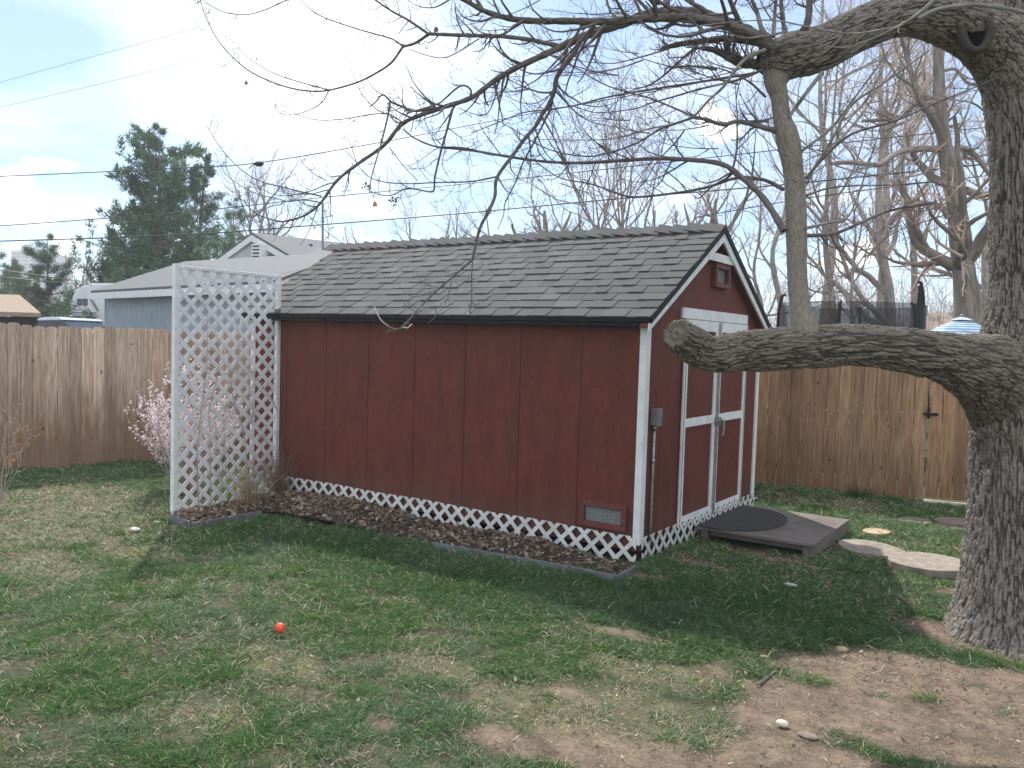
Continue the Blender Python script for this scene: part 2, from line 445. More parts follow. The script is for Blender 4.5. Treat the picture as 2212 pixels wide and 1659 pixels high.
def grow(Pp, Rp, nchild, lr, ang, npts, upb, jit, rng, rr=.55, tmin=.2, tmax=1.0, gravity=0, minr=0.0, lenabs=None):
    """children of a batch of branches Pp (M,N,3)"""
    M, N, _ = Pp.shape; K = nchild
    L = np.linalg.norm(np.diff(Pp, axis=1), axis=2).sum(1)
    t = rng.uniform(tmin, tmax, (M, K)); fi = t*(N-1); i0 = np.clip(fi.astype(int), 0, N-2); fr = (fi-i0)[..., None]
    m = np.arange(M)[:, None]
    st = Pp[m, i0]*(1-fr)+Pp[m, i0+1]*fr; tan = unit(Pp[m, i0+1]-Pp[m, i0]); r0_ = Rp[m, i0]*(1-fr[..., 0])+Rp[m, i0+1]*fr[..., 0]
    rnd = rng.normal(size=(M, K, 3)); perp = unit(rnd-(rnd*tan).sum(-1, keepdims=True)*tan)
    a = rng.uniform(ang*.7, ang*1.25, (M, K, 1)); d = unit(tan*np.cos(a)+perp*np.sin(a))
    ln = (L[:, None] if lenabs is None else lenabs)*lr*rng.uniform(.5, 1.2, (M, K))*(1.15-.5*t)
    seg = ln/(npts-1); out = np.empty((M, K, npts, 3)); out[:, :, 0] = st; cur = st.copy()
    for k in range(1, npts):
        d = unit(d+rng.normal(size=d.shape)*jit+np.array([0, 0, 1.])*(upb*(k/npts)-gravity*(1-k/npts)))
        cur = cur+d*seg[..., None]; out[:, :, k] = cur
    tp = np.linspace(1, .25, npts); rad_ = np.maximum(r0_*rr, minr)[..., None]*tp
    return out.reshape(M*K, npts, 3), rad_.reshape(M*K, npts)


def resample(pts, n):
    """Catmull-Rom through the points (k,c) -> (n,c)"""
    p = np.asarray(pts, float); k = len(p); e = np.vstack([2*p[0]-p[1], p, 2*p[-1]-p[-2]])
    sg = np.concatenate([[0], np.cumsum(np.linalg.norm(np.diff(p[:, :3], axis=0), axis=1))]); tt = np.interp(np.linspace(0, sg[-1], n), sg, np.arange(k))
    i = np.clip(tt.astype(int), 0, k-2); f = (tt-i)[:, None]; a, b, c, d = e[i], e[i+1], e[i+2], e[i+3]
    return .5*(2*b+(c-a)*f+(2*a-5*b+4*c-d)*f**2+(3*b-a-3*c+d)*f**3)


def thing(name, label, cat, loc=(0, 0, 0), group=None):
    o = bpy.data.objects.new(name, None); COL.objects.link(o); o.location = V3(loc); o.empty_display_size = .2
    return tag(o, label, cat, group)


def tag(o, label, cat, group=None):
    o['label'] = label; o['category'] = cat
    if group: o['group'] = group
    bpy.context.view_layer.update() if False else None
    return o


def struct(o, kind='structure'):
    o['kind'] = kind
    return o

# ------------------------------------------------------------------ ground
def gaxis(a, b, step, far):
    near = np.arange(a, b+1e-6, step)
    g = np.geomspace(step, far, 26)
    return np.concatenate([(a-np.cumsum(g))[::-1], near, b+np.cumsum(g)])


GX, GY = gaxis(-9.5, 7.5, .06, 110), gaxis(-6.5, 6.0, .06, 110)


def in_px(px, py, x, y, sx, sy):
    return np.exp(-(((x-px)/sx)**2+((y-py)/sy)**2))


DIRT = [(*G(a, b)[:2], c, d) for a, b, c, d in ((2050, 1470, .95, .42), (1820, 1450, .55, .28), (1900, 1560, .85, .40), (2150, 1600, .8, .4), (1700, 1560, .38, .30), (1760, 1660, .6, .3), (1330, 1640, .55, .22), (1080, 1600, .30, .14), (1500, 1640, .4, .2),
        (1500, 1215, .50, .16), (1400, 1250, .30, .16), (1640, 1200, .45, .12), (1370, 1375, .34, .12), (1250, 1345, .2, .08), (2130, 1290, .35, .3), (2120, 1390, .55, .30), (1230, 1500, .16, .08), (2060, 1140, .5, .2), (820, 1560, .2, .1), (700, 1500, .22, .09))]
DRY = [(*G(a, b)[:2], c, d) for a, b, c, d in ((180, 1100, 1.7, 1.1), (60, 1150, 1.1, .8), (100, 1210, .8, .35), (300, 1200, .6, .3), (620, 1440, .4, .22), (420, 1540, .4, .2), (950, 1450, .5, .2), (1150, 1540, .6, .25), (1400, 1450, .5, .2), (1450, 1560, .5, .25), (1800, 1090, .7, .4))]


def masks(x, y):
    q = np.stack([x*1.15, y*1.15, 0*x], -1)
    n = fbm(q, 4, 3); n2 = fbm(q*3.3, 3, 9)
    dirt = np.zeros_like(x)
    for a in DIRT: dirt = np.maximum(dirt, in_px(a[0], a[1], x, y, a[2], a[3])*(1.0 if a[2] > .5 else .85))
    dirt = smooth(dirt+(n-.47)*1.1+(n2-.45)*.5, .36, .66)
    dry = np.zeros_like(x)
    for a in DRY: dry = np.maximum(dry, in_px(a[0], a[1], x, y, a[2], a[3]))
    dry = smooth(dry+(n2-.45)*1.2, .25, .8)
    patch = smooth(fbm(q*3.6+5, 4, 21), .31, .52)
    return dirt, dry, patch


X, Y = np.meshgrid(GX, GY, indexing='ij')
Z = zg(X, Y)
near = (np.abs(X+1) < 9.4) & (np.abs(Y) < 7)
Z = Z + np.where(near, (fbm(np.stack([X*6, Y*6, 0*X], -1), 3, 5)-.45)*.035, 0)
dirt, dry, patch = masks(X, Y)
c_dirt = np.array([.225, .168, .124]); c_turf = np.array([.058, .078, .036]); c_dry = np.array([.24, .21, .125])
T = c_turf[None, None]*(1-dirt[..., None])+c_dirt*dirt[..., None]
T = T*(1-dry[..., None]*.5)+c_dry*dry[..., None]*.5
bare = (smooth(fbm(np.stack([X*6, Y*6, 0*X], -1), 4, 61), .46, .60)*.5)[..., None]; T = T*(1-bare)+np.array([.17, .135, .095])*bare
nx, ny = X.shape
ii = np.arange(nx-1)[:, None]*ny+np.arange(ny-1)[None]
F = np.stack([ii, ii+ny, ii+ny+1, ii+1], -1).reshape(-1, 4)


def ground_mat():
    m, nt, b = new_mat('soil_and_turf'); b.inputs['Roughness'].default_value = .95; b.inputs['Specular IOR Level'].default_value = .15
    a = nt.nodes.new('ShaderNodeAttribute'); a.attribute_name = 'tint'
    n1 = noise(nt, 9, 8, .68); n2 = noise(nt, 70, 5, .7); n3 = noise(nt, 2.1, 4, .6)
    k = mathn(nt, 'ADD', ramp(nt, n1, .3, .7, .62, 1.18), ramp(nt, n2, .35, .7, -.2, .2))
    cb = nt.nodes.new('ShaderNodeCombineColor')
    for i in range(3): nt.links.new(k, cb.inputs[i])
    col = mixrgb(nt, 1.0, a.outputs['Color'], cb.outputs[0], 'MULTIPLY')
    col = mixrgb(nt, ramp(nt, n3, .52, .7, 0, .35), col, (.115, .088, .064))
    v = nt.nodes.new('ShaderNodeTexVoronoi'); v.inputs['Scale'].default_value = 38; tc = nt.nodes.new('ShaderNodeTexCoord'); nt.links.new(tc.outputs['Object'], v.inputs['Vector'])
    col = mixrgb(nt, ramp(nt, v.outputs['Distance'], .10, .16, .55, 0), col, (.32, .25, .18))
    nt.links.new(col, b.inputs['Base Color']); bump(nt, b, mathn(nt, 'ADD', n1, mathn(nt, 'MULTIPLY', n2, .5)), .9, .02)
    return m


MAT['ground'] = ground_mat()
struct(np_mesh('lawn_ground', np.stack([X, Y, Z], -1).reshape(-1, 3), F, 'ground', tint=T.reshape(-1, 3), smooth_=True))

# distant hills
hb = []
for k in range(90):
    a = rad(-25+k*1.4)+math.pi/2-YAW*0; az = rad(100-k*1.6)
    hb.append((1400*math.cos(az+YAW), 1400*math.sin(az+YAW)))
hb = np.array(hb); hh = 22+34*fbm(np.stack([np.arange(90)*.11, np.zeros(90), np.zeros(90)], -1), 4, 2)
v = np.concatenate([np.c_[hb, np.full(90, -5.)], np.c_[hb*1.02, hh], np.c_[hb*1.25, np.full(90, -5.)]])
q = np.arange(89); f = np.concatenate([np.stack([q, q+1, q+91, q+90], -1), np.stack([q+90, q+91, q+181, q+180], -1)])
MAT['hill'] = simple('far_hills', (.22, .28, .36), (.17, .22, .29), .01, 1)
struct(np_mesh('distant_hills', v, f, 'hill', smooth_=True))

# ------------------------------------------------------------------ shed
L_, W_, ZB, ZE, ZR = 4.75, 2.76, .168, 1.95, 2.82
EAVE_Y, EAVE_Z, OVX = -.13, 1.965, .10
shed = thing('garden_shed', 'dark red gable roofed garden shed with white trim and double doors', 'shed', (-L_/2, W_/2, 0))
m = MB()
m.ext([(0, 0, ZB), (0, W_, ZB), (0, W_, ZE), (0, W_/2, ZR-.03), (0, 0, ZE)], (-L_, 0, 0))
m.build('wall', 'darkvoid', shed)
# siding sheets over the core, with real grooves between them
G0, GS = .5628, .6076
edges = [0]+[G0+GS*k for k in range(7)]+[L_]
m = MB()
for a, b in zip(edges[:-1], edges[1:]):
    m.box(-b+.004, -a-.004, -.012, -.002, .088, ZE)
    m.box(-b-.004, -b+.004, -.006, -.002, .088, ZE)
m.build('siding', 'red', shed, bevel=.0015)
m = MB()  # gable siding in front and at the far end
ge = [0, .30, .66, 2.42, W_]


def gz(y): return ZE+(ZR-.03-ZE)*(1-abs(y-W_/2)/(W_/2))


for x0, x1 in ((.002, .012), (-L_-.012, -L_-.002)):
    m = MB()
    for a, b in ((.0, .345), (.35, 1.378), (1.382, 2.41), (2.415, W_)):
        pts = [(x0, a, .088), (x0, b, .088), (x0, b, gz(b)-.002), (x0, a, gz(a)-.002)]
        m.ext(pts, (x1-x0, 0, 0))
    m.build('gable_siding', 'red', shed, bevel=.0015)
m = MB(); m.box(-L_, 0, W_+.002, W_+.012, .088, ZE); m.build('siding', 'red', shed)
# corner trims (each an L of two boards)
for nm, (x, y, sx, sy) in {'a': (0, 0, 1, -1), 'b': (0, W_, 1, 1), 'c': (-L_, 0, -1, -1), 'd': (-L_, W_, -1, 1)}.items():
    m = MB(); o = .014; t = .018; w = .062
    ox, oy = x+sx*o, y+sy*o
    zt = ZE-.01 if sy < 0 else ZE-.02
    m.box(min(ox, ox+sx*t), max(ox, ox+sx*t), min(y-sy*w+sy*o, oy), max(y-sy*w+sy*o, oy), ZB-.02, zt)
    m.box(min(x-sx*(w-.034), ox+sx*t), max(x-sx*(w-.034), ox+sx*t), min(oy+sy*.0005, oy+sy*t), max(oy+sy*.0005, oy+sy*t), ZB-.025, zt)
    m.build('corner_trim', 'white', shed, bevel=.002)

# roof: deck, drip edge, shingles
NS = np.array([0, -(ZR+.03-EAVE_Z), (W_/2-EAVE_Y)]); slope_len = np.hypot(NS[1], NS[2]); NS = NS/slope_len
SU = np.array([0, W_/2-EAVE_Y, ZR+.03-EAVE_Z]); SU = SU/np.linalg.norm(SU)
roof = MB(); roof.cur = (.03, .03, .03)
xa, xb = -L_-OVX, OVX
ya, yr, yb = EAVE_Y, W_/2, W_-EAVE_Y
zt = ZR+.03
roof.ext([(xa, ya, EAVE_Z-.035), (xa, yr, zt-.035), (xa, yb, EAVE_Z-.035), (xa, yb, EAVE_Z), (xa, yr, zt), (xa, ya, EAVE_Z)], (xb-xa, 0, 0))
roof = roof.build('roof', 'black', shed)
rs = random.Random(4)
sh = MB(); EXP = slope_len/13.0
base_g = [(.090, .092, .092), (.100, .102, .101), (.081, .083, .083), (.105, .105, .102), (.088, .087, .086)]


def shingle_side(sh, sgn):
    for r in range(13):
        x = xb+.012
        s0 = r*EXP-.02 if r == 0 else r*EXP; s1 = min(s0+EXP+.03, slope_len)
        raised = False
        while x > xa-.012:
            w = rs.uniform(.08, .26); x1 = max(x-w, xa-.012)
            raised = (not raised) if rs.random() < .8 else raised
            th = .0115 if raised else .0055
            c = rs.choice(base_g); k = rs.uniform(.88, 1.1); sh.cur = tuple(a*k for a in c)
            y0, y1 = ya+SU[1]*s0, ya+SU[1]*s1; z0, z1 = EAVE_Z+SU[2]*s0, EAVE_Z+SU[2]*s1
            if sgn < 0: y0, y1 = W_-y0, W_-y1
            n0 = np.array([0, NS[1]*sgn, NS[2]])
            lo = np.array([0, y0, z0]); hi = np.array([0, y1, z1])
            b = [lo+n0*.003, hi+n0*.001, hi+n0*(.001+th*.35), lo+n0*(.004+th)]
            sh.ext([(x1+.0015, p[1], p[2]) for p in b], (x-x1-.003, 0, 0))
            x = x1


shingle_side(sh, 1); shingle_side(sh, -1)
sh.build('shingles', 'shingle', roof)
cap = MB()
xx = xb+.01; k = 0
while xx > xa:
    c = rs.choice(base_g); cap.cur = tuple(a*rs.uniform(.85, 1.05) for a in c)
    ln = .205; w = .13; lift = .024+rs.uniform(0, .014); cy = W_/2
    x0, x1 = xx, xx-ln
    for s in (-1, 1):
        # wedge: the exposed (left-facing) butt is lifted, folded over the ridge
        a = [(x0, cy, zt+.010), (x1, cy, zt+.016+lift), (x1, cy+s*w, zt+.016+lift-w*.62), (x0, cy+s*w, zt+.010-w*.62)]
        cap.ext(a, (0, 0, .008))
    xx -= .150; k += 1
cap.build('ridge_cap', 'shingle', roof)
# rakes: black edge + white boards
m = MB()
for x0 in (OVX+.0025, -L_-OVX-.0145):
    for s in (0, 1):
        y0, y1 = (ya, yr) if s == 0 else (yb, yr)
        m.ext([(x0, y0, EAVE_Z-.05), (x0, y1, zt-.05), (x0, y1, zt+.006), (x0, y0, EAVE_Z+.006)], (.012, 0, 0))
m.box(xa, xb, ya-.014, ya-.002, EAVE_Z-.040, EAVE_Z+.004)
m.box(xa, xb, yb+.002, yb+.014, EAVE_Z-.040, EAVE_Z+.004)
m.build('drip_edge', 'black', roof)
for x0 in (OVX-.018, -L_-OVX+.002):
    for s in (0, 1):
        y0, y1 = (ya+.0, yr) if s == 0 else (yb, yr)
        m = MB(); h = .085
        m.ext([(x0, y0, EAVE_Z-.052-h+.03), (x0, y0, EAVE_Z-.052), (x0, y1, zt-.052), (x0, y1, zt-.052-h)], (.018, 0, 0)); m.build('rake_board', 'white', shed)
        m = MB(); m.ext([(x0+.02 if x0 < 0 else x0-.002, y0, EAVE_Z-.09), (x0+.02 if x0 < 0 else x0-.002, y1, zt-.09), (x0+.02 if x0 < 0 else x0-.002, y1, zt-.052), (x0+.02 if x0 < 0 else x0-.002, y0, EAVE_Z-.052)], ((.07 if x0 < 0 else -.07), 0, 0)); m.build('soffit', 'redtrim', shed)
m = MB(); m.ext([(.070, 1.02, 2.525), (.070, 1.74, 2.525), (.070, 1.66, 2.60), (.070, 1.10, 2.60)], (.012, 0, 0)); m.build('collar_board', 'white', shed, bevel=.002)
m = MB(); m.box(xa+.1, xb-.1, ya+.002, -.016, EAVE_Z-.075, EAVE_Z-.045); m.build('eave_soffit', 'black', shed)  # black: the shade under the eave is put into the soffit colour
# gable vent


def framed_vent(name, plane, a0, a1, z0, z1, off, fwid, matf, parent, slats):
    m = MB()
    def bx(m, p0, p1, q0, q1, d0, d1):
        if plane == 'x': m.box(d0, d1, p0, p1, q0, q1)
        else: m.box(p0, p1, -d1, -d0, q0, q1)
    t0, t1 = .013, .013+off
    bx(m, a0, a1, z1-fwid, z1, t0, t1); bx(m, a0, a1, z0, z0+fwid, t0, t1)
    bx(m, a0, a0+fwid, z0+fwid, z1-fwid, t0, t1); bx(m, a1-fwid, a1, z0+fwid, z1-fwid, t0, t1)
    fr = m.build(name, matf, parent, bevel=.003)
    m = MB(); bx(m, a0+fwid, a1-fwid, z0+fwid, z1-fwid, .0125, .018)
    for k in range(slats):
        zz = z0+fwid+(k+.5)*(z1-z0-2*fwid)/slats
        bx(m, a0+fwid, a1-fwid, zz-.0025, zz+.0025, .018, .024)
    m.build('mesh_screen', 'mesh', fr)
    return fr


framed_vent('gable_vent', 'x', 1.33, 1.70, 2.30, 2.52, .05, .045, 'redtrim', shed, 5)
m = MB(); m.ext([(-.515, -.014, .245), (-.09, -.014, .245), (-.09, -.014, .445), (-.515, -.014, .445)], (0, .002, 0))
framed_vent('low_vent', 'y', -.515, -.085, .235, .450, .035, .045, 'redtrim', shed, 6)
# doors
D0, D1, DZ0, DZ1 = .724, 2.335, .158, 2.0
mid = (D0+D1)/2
m = MB(); m.box(.014, .040, .655, 2.315, 1.985, 2.078); m.build('door_header', 'white', shed, bevel=.003)
for s, (a, b) in enumerate(((D0, mid-.006), (mid+.006, D1))):
    m = MB(); m.box(.014, .026, a, b, DZ0, DZ1); d = m.build('door', 'red', shed)
    m = MB(); st = .075; t0, t1 = .0262, .042
    m.box(t0, t1, a, a+st, DZ0, DZ1-.02); m.box(t0, t1, b-st, b, DZ0, DZ1-.02)
    m.box(t0, t1, a+st+.001, b-st-.001, DZ0, DZ0+.085); m.box(t0, t1, a+st+.001, b-st-.001, DZ1-.115, DZ1-.02)
    m.box(t0, t1, a+st+.001, b-st-.001, 1.035, 1.11)
    m.build('door_frame', 'white', d, bevel=.002)
    m = MB(); yy = a+.028 if s == 0 else b-.028
    m.box(.0422, .0445, yy-.006, yy+.006, DZ0, DZ1-.02); m.build('weather_strip', 'greybox', d)
m = MB(); m.box(.0425, .060, mid-.022, mid+.018, DZ0+.01, DZ1-.03); m.build('astragal', 'metal', shed, bevel=.003)
m = MB(); m.box(.0605, .078, mid-.045, mid+.045, 1.01, 1.085); m.tube([(.078, mid+.03, 1.06), (.108, mid+.03, 1.055), (.112, mid+.03, .97), (.105, mid+.028, .91)], .012, 8)
m.tube([(.078, mid-.03, 1.055), (.10, mid-.03, 1.055)], .02, 10)
m.build('door_latch', 'metal', shed, smooth_=False, bevel=.002)
# electrical box and conduit
m = MB(); m.box(.014, .075, .125, .205, 1.10, 1.235); m.box(.075, .083, .120, .210, 1.095, 1.24); m.build('outlet_box', 'greybox', shed, bevel=.003)
m = MB(); m.tube([(.035, .165, 1.10), (.035, .165, .7), (.035, .163, .3), (.035, .162, -.03)], .0125, 10); m.tube([(.035, .165, 1.10), (.035, .165, 1.06)], .019, 10)
m.tube([(.035, .164, .82), (.035, .164, .79)], .017, 10); m.build('conduit', 'metal', shed, smooth_=True)


def clip(poly, axis, val, keep_less):
    out = []
    for i in range(len(poly)):
        a, b = poly[i], poly[(i+1) % len(poly)]
        ia = (a[axis] <= val) if keep_less else (a[axis] >= val); ib = (b[axis] <= val) if keep_less else (b[axis] >= val)
        if ia: out.append(a)
        if ia != ib:
            t = (val-a[axis])/(b[axis]-a[axis]); out.append((a[0]+(b[0]-a[0])*t, a[1]+(b[1]-a[1])*t))
    return out


def lattice(m, u0, u1, v0, v1, per, w, to3, th=.007, phase=0.0):
    """two crossing layers of diagonal laths clipped to a rectangle; to3(u,v,depth)"""
    H = v1-v0
    for layer, sg in ((0, 1), (1, -1)):
        hw = w/2*math.sqrt(2)
        u = u0-H-per+phase*per
        while u < u1+H+per:
            if sg > 0: pl = [(u-hw, v0), (u+hw, v0), (u+hw+H, v1), (u-hw+H, v1)]
            else: pl = [(u-hw, v0), (u+hw, v0), (u+hw-H, v1), (u-hw-H, v1)]
            pl = clip(clip(pl, 0, u0, False), 0, u1, True) if len(pl) > 2 else []
            if len(pl) > 2:
                k = len(m.v); n = len(pl)
                a = [to3(p[0], p[1], layer*(th+.0006)) for p in pl]; b = [to3(p[0], p[1], layer*(th+.0006)+th) for p in pl]
                m.v += a+b; m.t += [(1, 1, 1)]*(2*n); m.f.append(tuple(range(k+n-1, k-1, -1))); m.f.append(tuple(range(k+n, k+2*n)))
                for i in range(n):
                    j = (i+1) % n; m.f.append((k+i, k+j, k+n+j, k+n+i))
            u += per


m = MB(); lattice(m, -L_+.0, .012, -.055, .215, .148, .034, lambda u, v, d: (u, -.034-d+.0*u, v+.004*math.sin(u*5)-.0*u), .006, .28); m.build('skirt_lattice', 'skirt', shed)
m = MB(); lattice(m, .005, W_, -.055, .200, .148, .034, lambda u, v, d: (.036+d, u, v+.005*math.sin(u*4)), .006, .5); m.build('skirt_lattice', 'skirt', shed)
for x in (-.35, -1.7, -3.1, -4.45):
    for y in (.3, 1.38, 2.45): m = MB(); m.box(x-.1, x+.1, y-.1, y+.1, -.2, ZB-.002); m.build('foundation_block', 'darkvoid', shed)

# ------------------------------------------------------------------ trellis
TX, TL, TB, TT = -4.334, 1.2665, -.11, 2.37
tr = thing('lattice_trellis', 'tall white diagonal lattice trellis screen standing out from the shed wall', 'trellis', (TX, -TL/2, -.1))
m = MB(); lattice(m, -TL+.02, -.055, TB+.08, TT-.02,   .157, .042, lambda u, v, d: (TX-.006+d, u, v), .007, .1); m.build('lattice_panel', 'lattice', tr)
m = MB(); m.box(TX-.022, TX+.030, -TL-.028, -TL+.022, TB-.06, TT+.015); m.build('post', 'white', tr, bevel=.003)
m = MB(); m.box(TX-.022, TX+.030, -.062, -.018, TB-.02, TT+.012); m.build('post', 'white', tr, bevel=.003)
m = MB(); m.box(TX-.016, TX+.024, -TL+.023, -.063, TT-.03, TT+.004); m.build('top_rail', 'white', tr, bevel=.003)

# ------------------------------------------------------------------ planting bed edging, soil
E1 = [(-4.30, -1.33), (-3.84, -1.42), (-3.72, -.70), (-2.9, -.62), (-1.57, -.68), (-.24, -.65), (.14, -.64), (.13, -.26)]
be = thing('bed_edging', 'grey boards edging the narrow leaf filled bed along the shed', 'edging', (-2, -.65, 0))
for i, (a, b) in enumerate(zip(E1[:-1], E1[1:])):
    za, zb_ = float(zg(*a)), float(zg(*b))
    top = {0: .085, 1: .07, 2: .0, 3: .012, 4: .06, 5: .06}.get(i, .05)
    m = MB(); d = np.array(b)-np.array(a); d = d/np.linalg.norm(d)*.012
    m.bar((a[0]+d[0], a[1]+d[1], za+top-.09), (b[0]-d[0], b[1]-d[1], zb_+top-.09), .02, .18); m.build('board', 'greywood', be, bevel=.003)
u = np.linspace(0, 1, 150); w = np.linspace(0, 1, 16)
out = resample([(*a, 0) for a in E1[1:7]], 150)
inn = np.c_[np.interp(u, [0, .18, 1], [-4.32, -4.30, .10]), np.interp(u, [0, .18, 1], [-1.28, -.05, -.02])]
UU = out[:, None, :2]*(1-w[None, :, None])+inn[:, None]*w[None, :, None]
bz = zg(UU[..., 0], UU[..., 1])+.035+.05*np.sin(w*np.pi*.8)[None]+.05*(fbm(np.stack([UU[..., 0]*7, UU[..., 1]*7, 0*UU[..., 0]], -1), 3, 8)-.4)+.09*in_px(-3.4, -.25, UU[..., 0], UU[..., 1], .8, .35)
bz = bz-.07*smooth(UU[..., 0], -.9, .0)-.03*smooth(UU[..., 0], -2.8, -1.2)
q = (np.arange(149)[:, None]*16+np.arange(15)[None]); f = np.stack([q, q+16, q+17, q+1], -1).reshape(-1, 4)
MAT['soil'] = simple('bed_soil', (.075, .052, .038), (.035, .026, .020), 16, .95, bs=1, bscale=60)
struct(np_mesh('bed_soil', np.concatenate([UU, bz[..., None]], -1).reshape(-1, 3), f, 'soil', smooth_=True))

# ------------------------------------------------------------------ deck at the doors
dk = thing('wooden_ramp', 'low weathered wooden platform in front of the shed doors', 'platform', (.58, 1.75, 0))
m = MB(); m.box(.06, 1.10, 1.08, 2.40, .098, .122); m.build('deck_top', 'deck', dk, bevel=.003)
m = MB(); m.box(.08, 1.04, 1.20, 1.235, .03, .0945); m.build('rim_board', 'deck', dk)
m = MB(); m.box(1.06, 1.095, 1.13, 2.39, -.01, .0945); m.build('rim_board', 'deck', dk)
m = MB(); m.box(1.0, 1.058, 1.128, 1.19, -.06, .094); m.build('leg', 'deck', dk)
m = MB(); m.box(1.0, 1.058, 2.30, 2.38, -.06, .094); m.build('leg', 'deck', dk)
m = MB(); m.box(.10, .16, 1.128, 1.19, -.06, .094); m.build('leg', 'deck', dk)
m = MB()
pts = [(.075, 1.06), (.075, 2.28)]
for k in range(0, 25):
    a = math.pi/2-k*math.pi/24; pts.append((.18+.50*abs(math.cos(a))**.8, 1.67+.61*math.sin(a)*(1 if True else 0)))
m.ext([(p[0], p[1], .1235) for p in pts[1:]]+[(.075, 1.09, .1235)], (0, 0, .010))
tag(m.build('door_mat', 'mat', None), 'black half round rubber door mat lying on the wooden platform', 'mat')

# ------------------------------------------------------------------ stepping stones, small yard items


def stone_mat(name, a, b):
    return simple(name, a, b, 14, .9, bs=.6, bscale=40, dirt=((.08, .065, .05), 7, .6))


MAT['stone'] = stone_mat('stepping_stone', (.32, .27, .22), (.22, .185, .15))
MAT['tanstone'] = stone_mat('tan_slab', (.48, .38, .24), (.38, .29, .18))
MAT['redstone'] = stone_mat('flat_paver', (.24, .19, .15), (.17, .135, .11))
for nm, lab, cat, (px_, py_), rx, ry, h, rot, mt in (
        ('stepping_stone', 'small pale tan round slab lying in the grass right of the platform', 'stepping stone', (1894, 1153), .155, .115, .03, .5, 'tanstone'),
        ('stepping_stone', 'greyish round stepping slab nearest the platform corner', 'stepping stone', (1880, 1193), .26, .29, .045, .3, 'stone'),
        ('stepping_stone', 'large round stepping slab nearest the big tree trunk', 'stepping stone', (2007, 1226), .31, .31, .055, .1, 'stone'),
        ('stepping_stone', 'flat brownish paver in the grass before the gate, left one', 'paver', (1976, 1127), .17, .17, .02, .2, 'redstone'),
        ('stepping_stone', 'wider flat brownish paver just below the gate beside the trunk', 'paver', (2072, 1130), .24, .2, .025, .1, 'redstone')):
    c = G(px_, py_); m = MB(); z = float(zg(c[0], c[1]))
    m.disc_prism((c[0], c[1], z-.02), rx, ry, h+.02, 30, rot+YAW, .035, int(px_)); o = m.build(nm, mt, None, bevel=.006)
    tag(o, lab, cat, 'stepping slabs between platform and tree' if cat == 'stepping stone' else 'pavers before the gate')


def pebble(name, label, cat, px_, py_, r, mt, sq=.6, parts=None, el=1.0):
    c = G(px_, py_); n = 14; th, ph = np.meshgrid(np.linspace(0, np.pi, n), np.linspace(0, 2*np.pi, 2*n, endpoint=False), indexing='ij')
    p = np.stack([np.sin(th)*np.cos(ph), np.sin(th)*np.sin(ph), np.cos(th)], -1); k = 1+.35*(fbm(p*1.6+px_, 3, 4)-.45)
    v = p*k[..., None]*np.array([r*el, r, r*sq])+np.array([c[0], c[1], zg(c[0], c[1])+r*sq*.75])
    a = (np.arange(n-1)[:, None]*2*n+np.arange(2*n)[None]); b = (np.arange(n-1)[:, None]*2*n+(np.arange(2*n)+1)[None] % (2*n))
    f = np.stack([a, a+2*n, b+2*n, b], -1).reshape(-1, 4)
    o = np_mesh(name, v.reshape(-1, 3), f, mt, None, tint=np.ones((v.size//3, 3)), smooth_=True); tag(o, label, cat); return o


MAT['ball'] = simple('red_ball', (.85, .10, .06), (.75, .08, .06), 30, .4, bs=.3, bscale=150)
MAT['whitestone'] = simple('pale_stone', (.72, .66, .55), (.6, .54, .44), 20, .8)
MAT['tanrock'] = simple('tan_rock', (.42, .32, .20), (.30, .22, .14), 20, .9, bs=.5, bscale=60)
MAT['darkrock'] = simple('dark_rock', (.10, .085, .075), (.06, .05, .045), 20, .9, bs=.5, bscale=60)
MAT['paper'] = simple('pale_scrap', (.62, .60, .52), (.5, .48, .4), 20, .8)
# ball with small dimples and a dark crack
c = G(605, 1372); rB = .030; n = 28
th, ph = np.meshgrid(np.linspace(0, np.pi, n), np.linspace(0, 2*np.pi, 2*n, endpoint=False), indexing='ij')
p = np.stack([np.sin(th)*np.cos(ph), np.sin(th)*np.sin(ph), np.cos(th)], -1)
k = 1-.05*smooth(vnoise(p*5.0, 3), .55, .8)-.10*np.exp(-((p@np.array([.6, -.3, .4]))/.05)**2)
v = p*k[..., None]*rB+np.array([c[0], c[1], zg(c[0], c[1])+rB+.012])
a = (np.arange(n-1)[:, None]*2*n+np.arange(2*n)[None]); b = (np.arange(n-1)[:, None]*2*n+(np.arange(2*n)+1)[None] % (2*n))
tag(np_mesh('ball', v.reshape(-1, 3), np.stack([a, a+2*n, b+2*n, b], -1).reshape(-1, 4), 'ball', smooth_=True), 'small red orange dog ball lying in the lawn grass', 'ball')
pebble('stone', 'smooth white stone on bare dirt in the right foreground', 'stone', 1690, 1568, .024, 'whitestone', .65, el=1.2)
pebble('stone', 'tan lumpy rock at the far edge of the bare dirt', 'stone', 1818, 1407, .028, 'tanrock', .6, el=1.4)
pebble('stone', 'dark brown clod beside a fallen twig on the dirt', 'stone', 1686, 1447, .020, 'darkrock', .6)
pebble('stone', 'small brown clod at the left tip of the dirt patch', 'stone', 1650, 1420, .016, 'tanrock', .5, el=1.3)
pebble('stone', 'buried grey half stone below the white stone', 'stone', 1745, 1592, .030, 'redstone', .3, el=1.5)
pebble('paper_scrap', 'crumpled white scrap on the dry grass left of the trellis', 'litter', 291, 1147, .042, 'paper', .45, el=1.5)
pebble('paper_scrap', 'smaller white scrap beside the trellis foot', 'litter', 338, 1129, .02, 'paper', .5, el=1.5)
pebble('paper_scrap', 'pale chewed scrap lying in the dark grass before the platform', 'litter', 1707, 1266, .026, 'paper', .5, el=2.2)
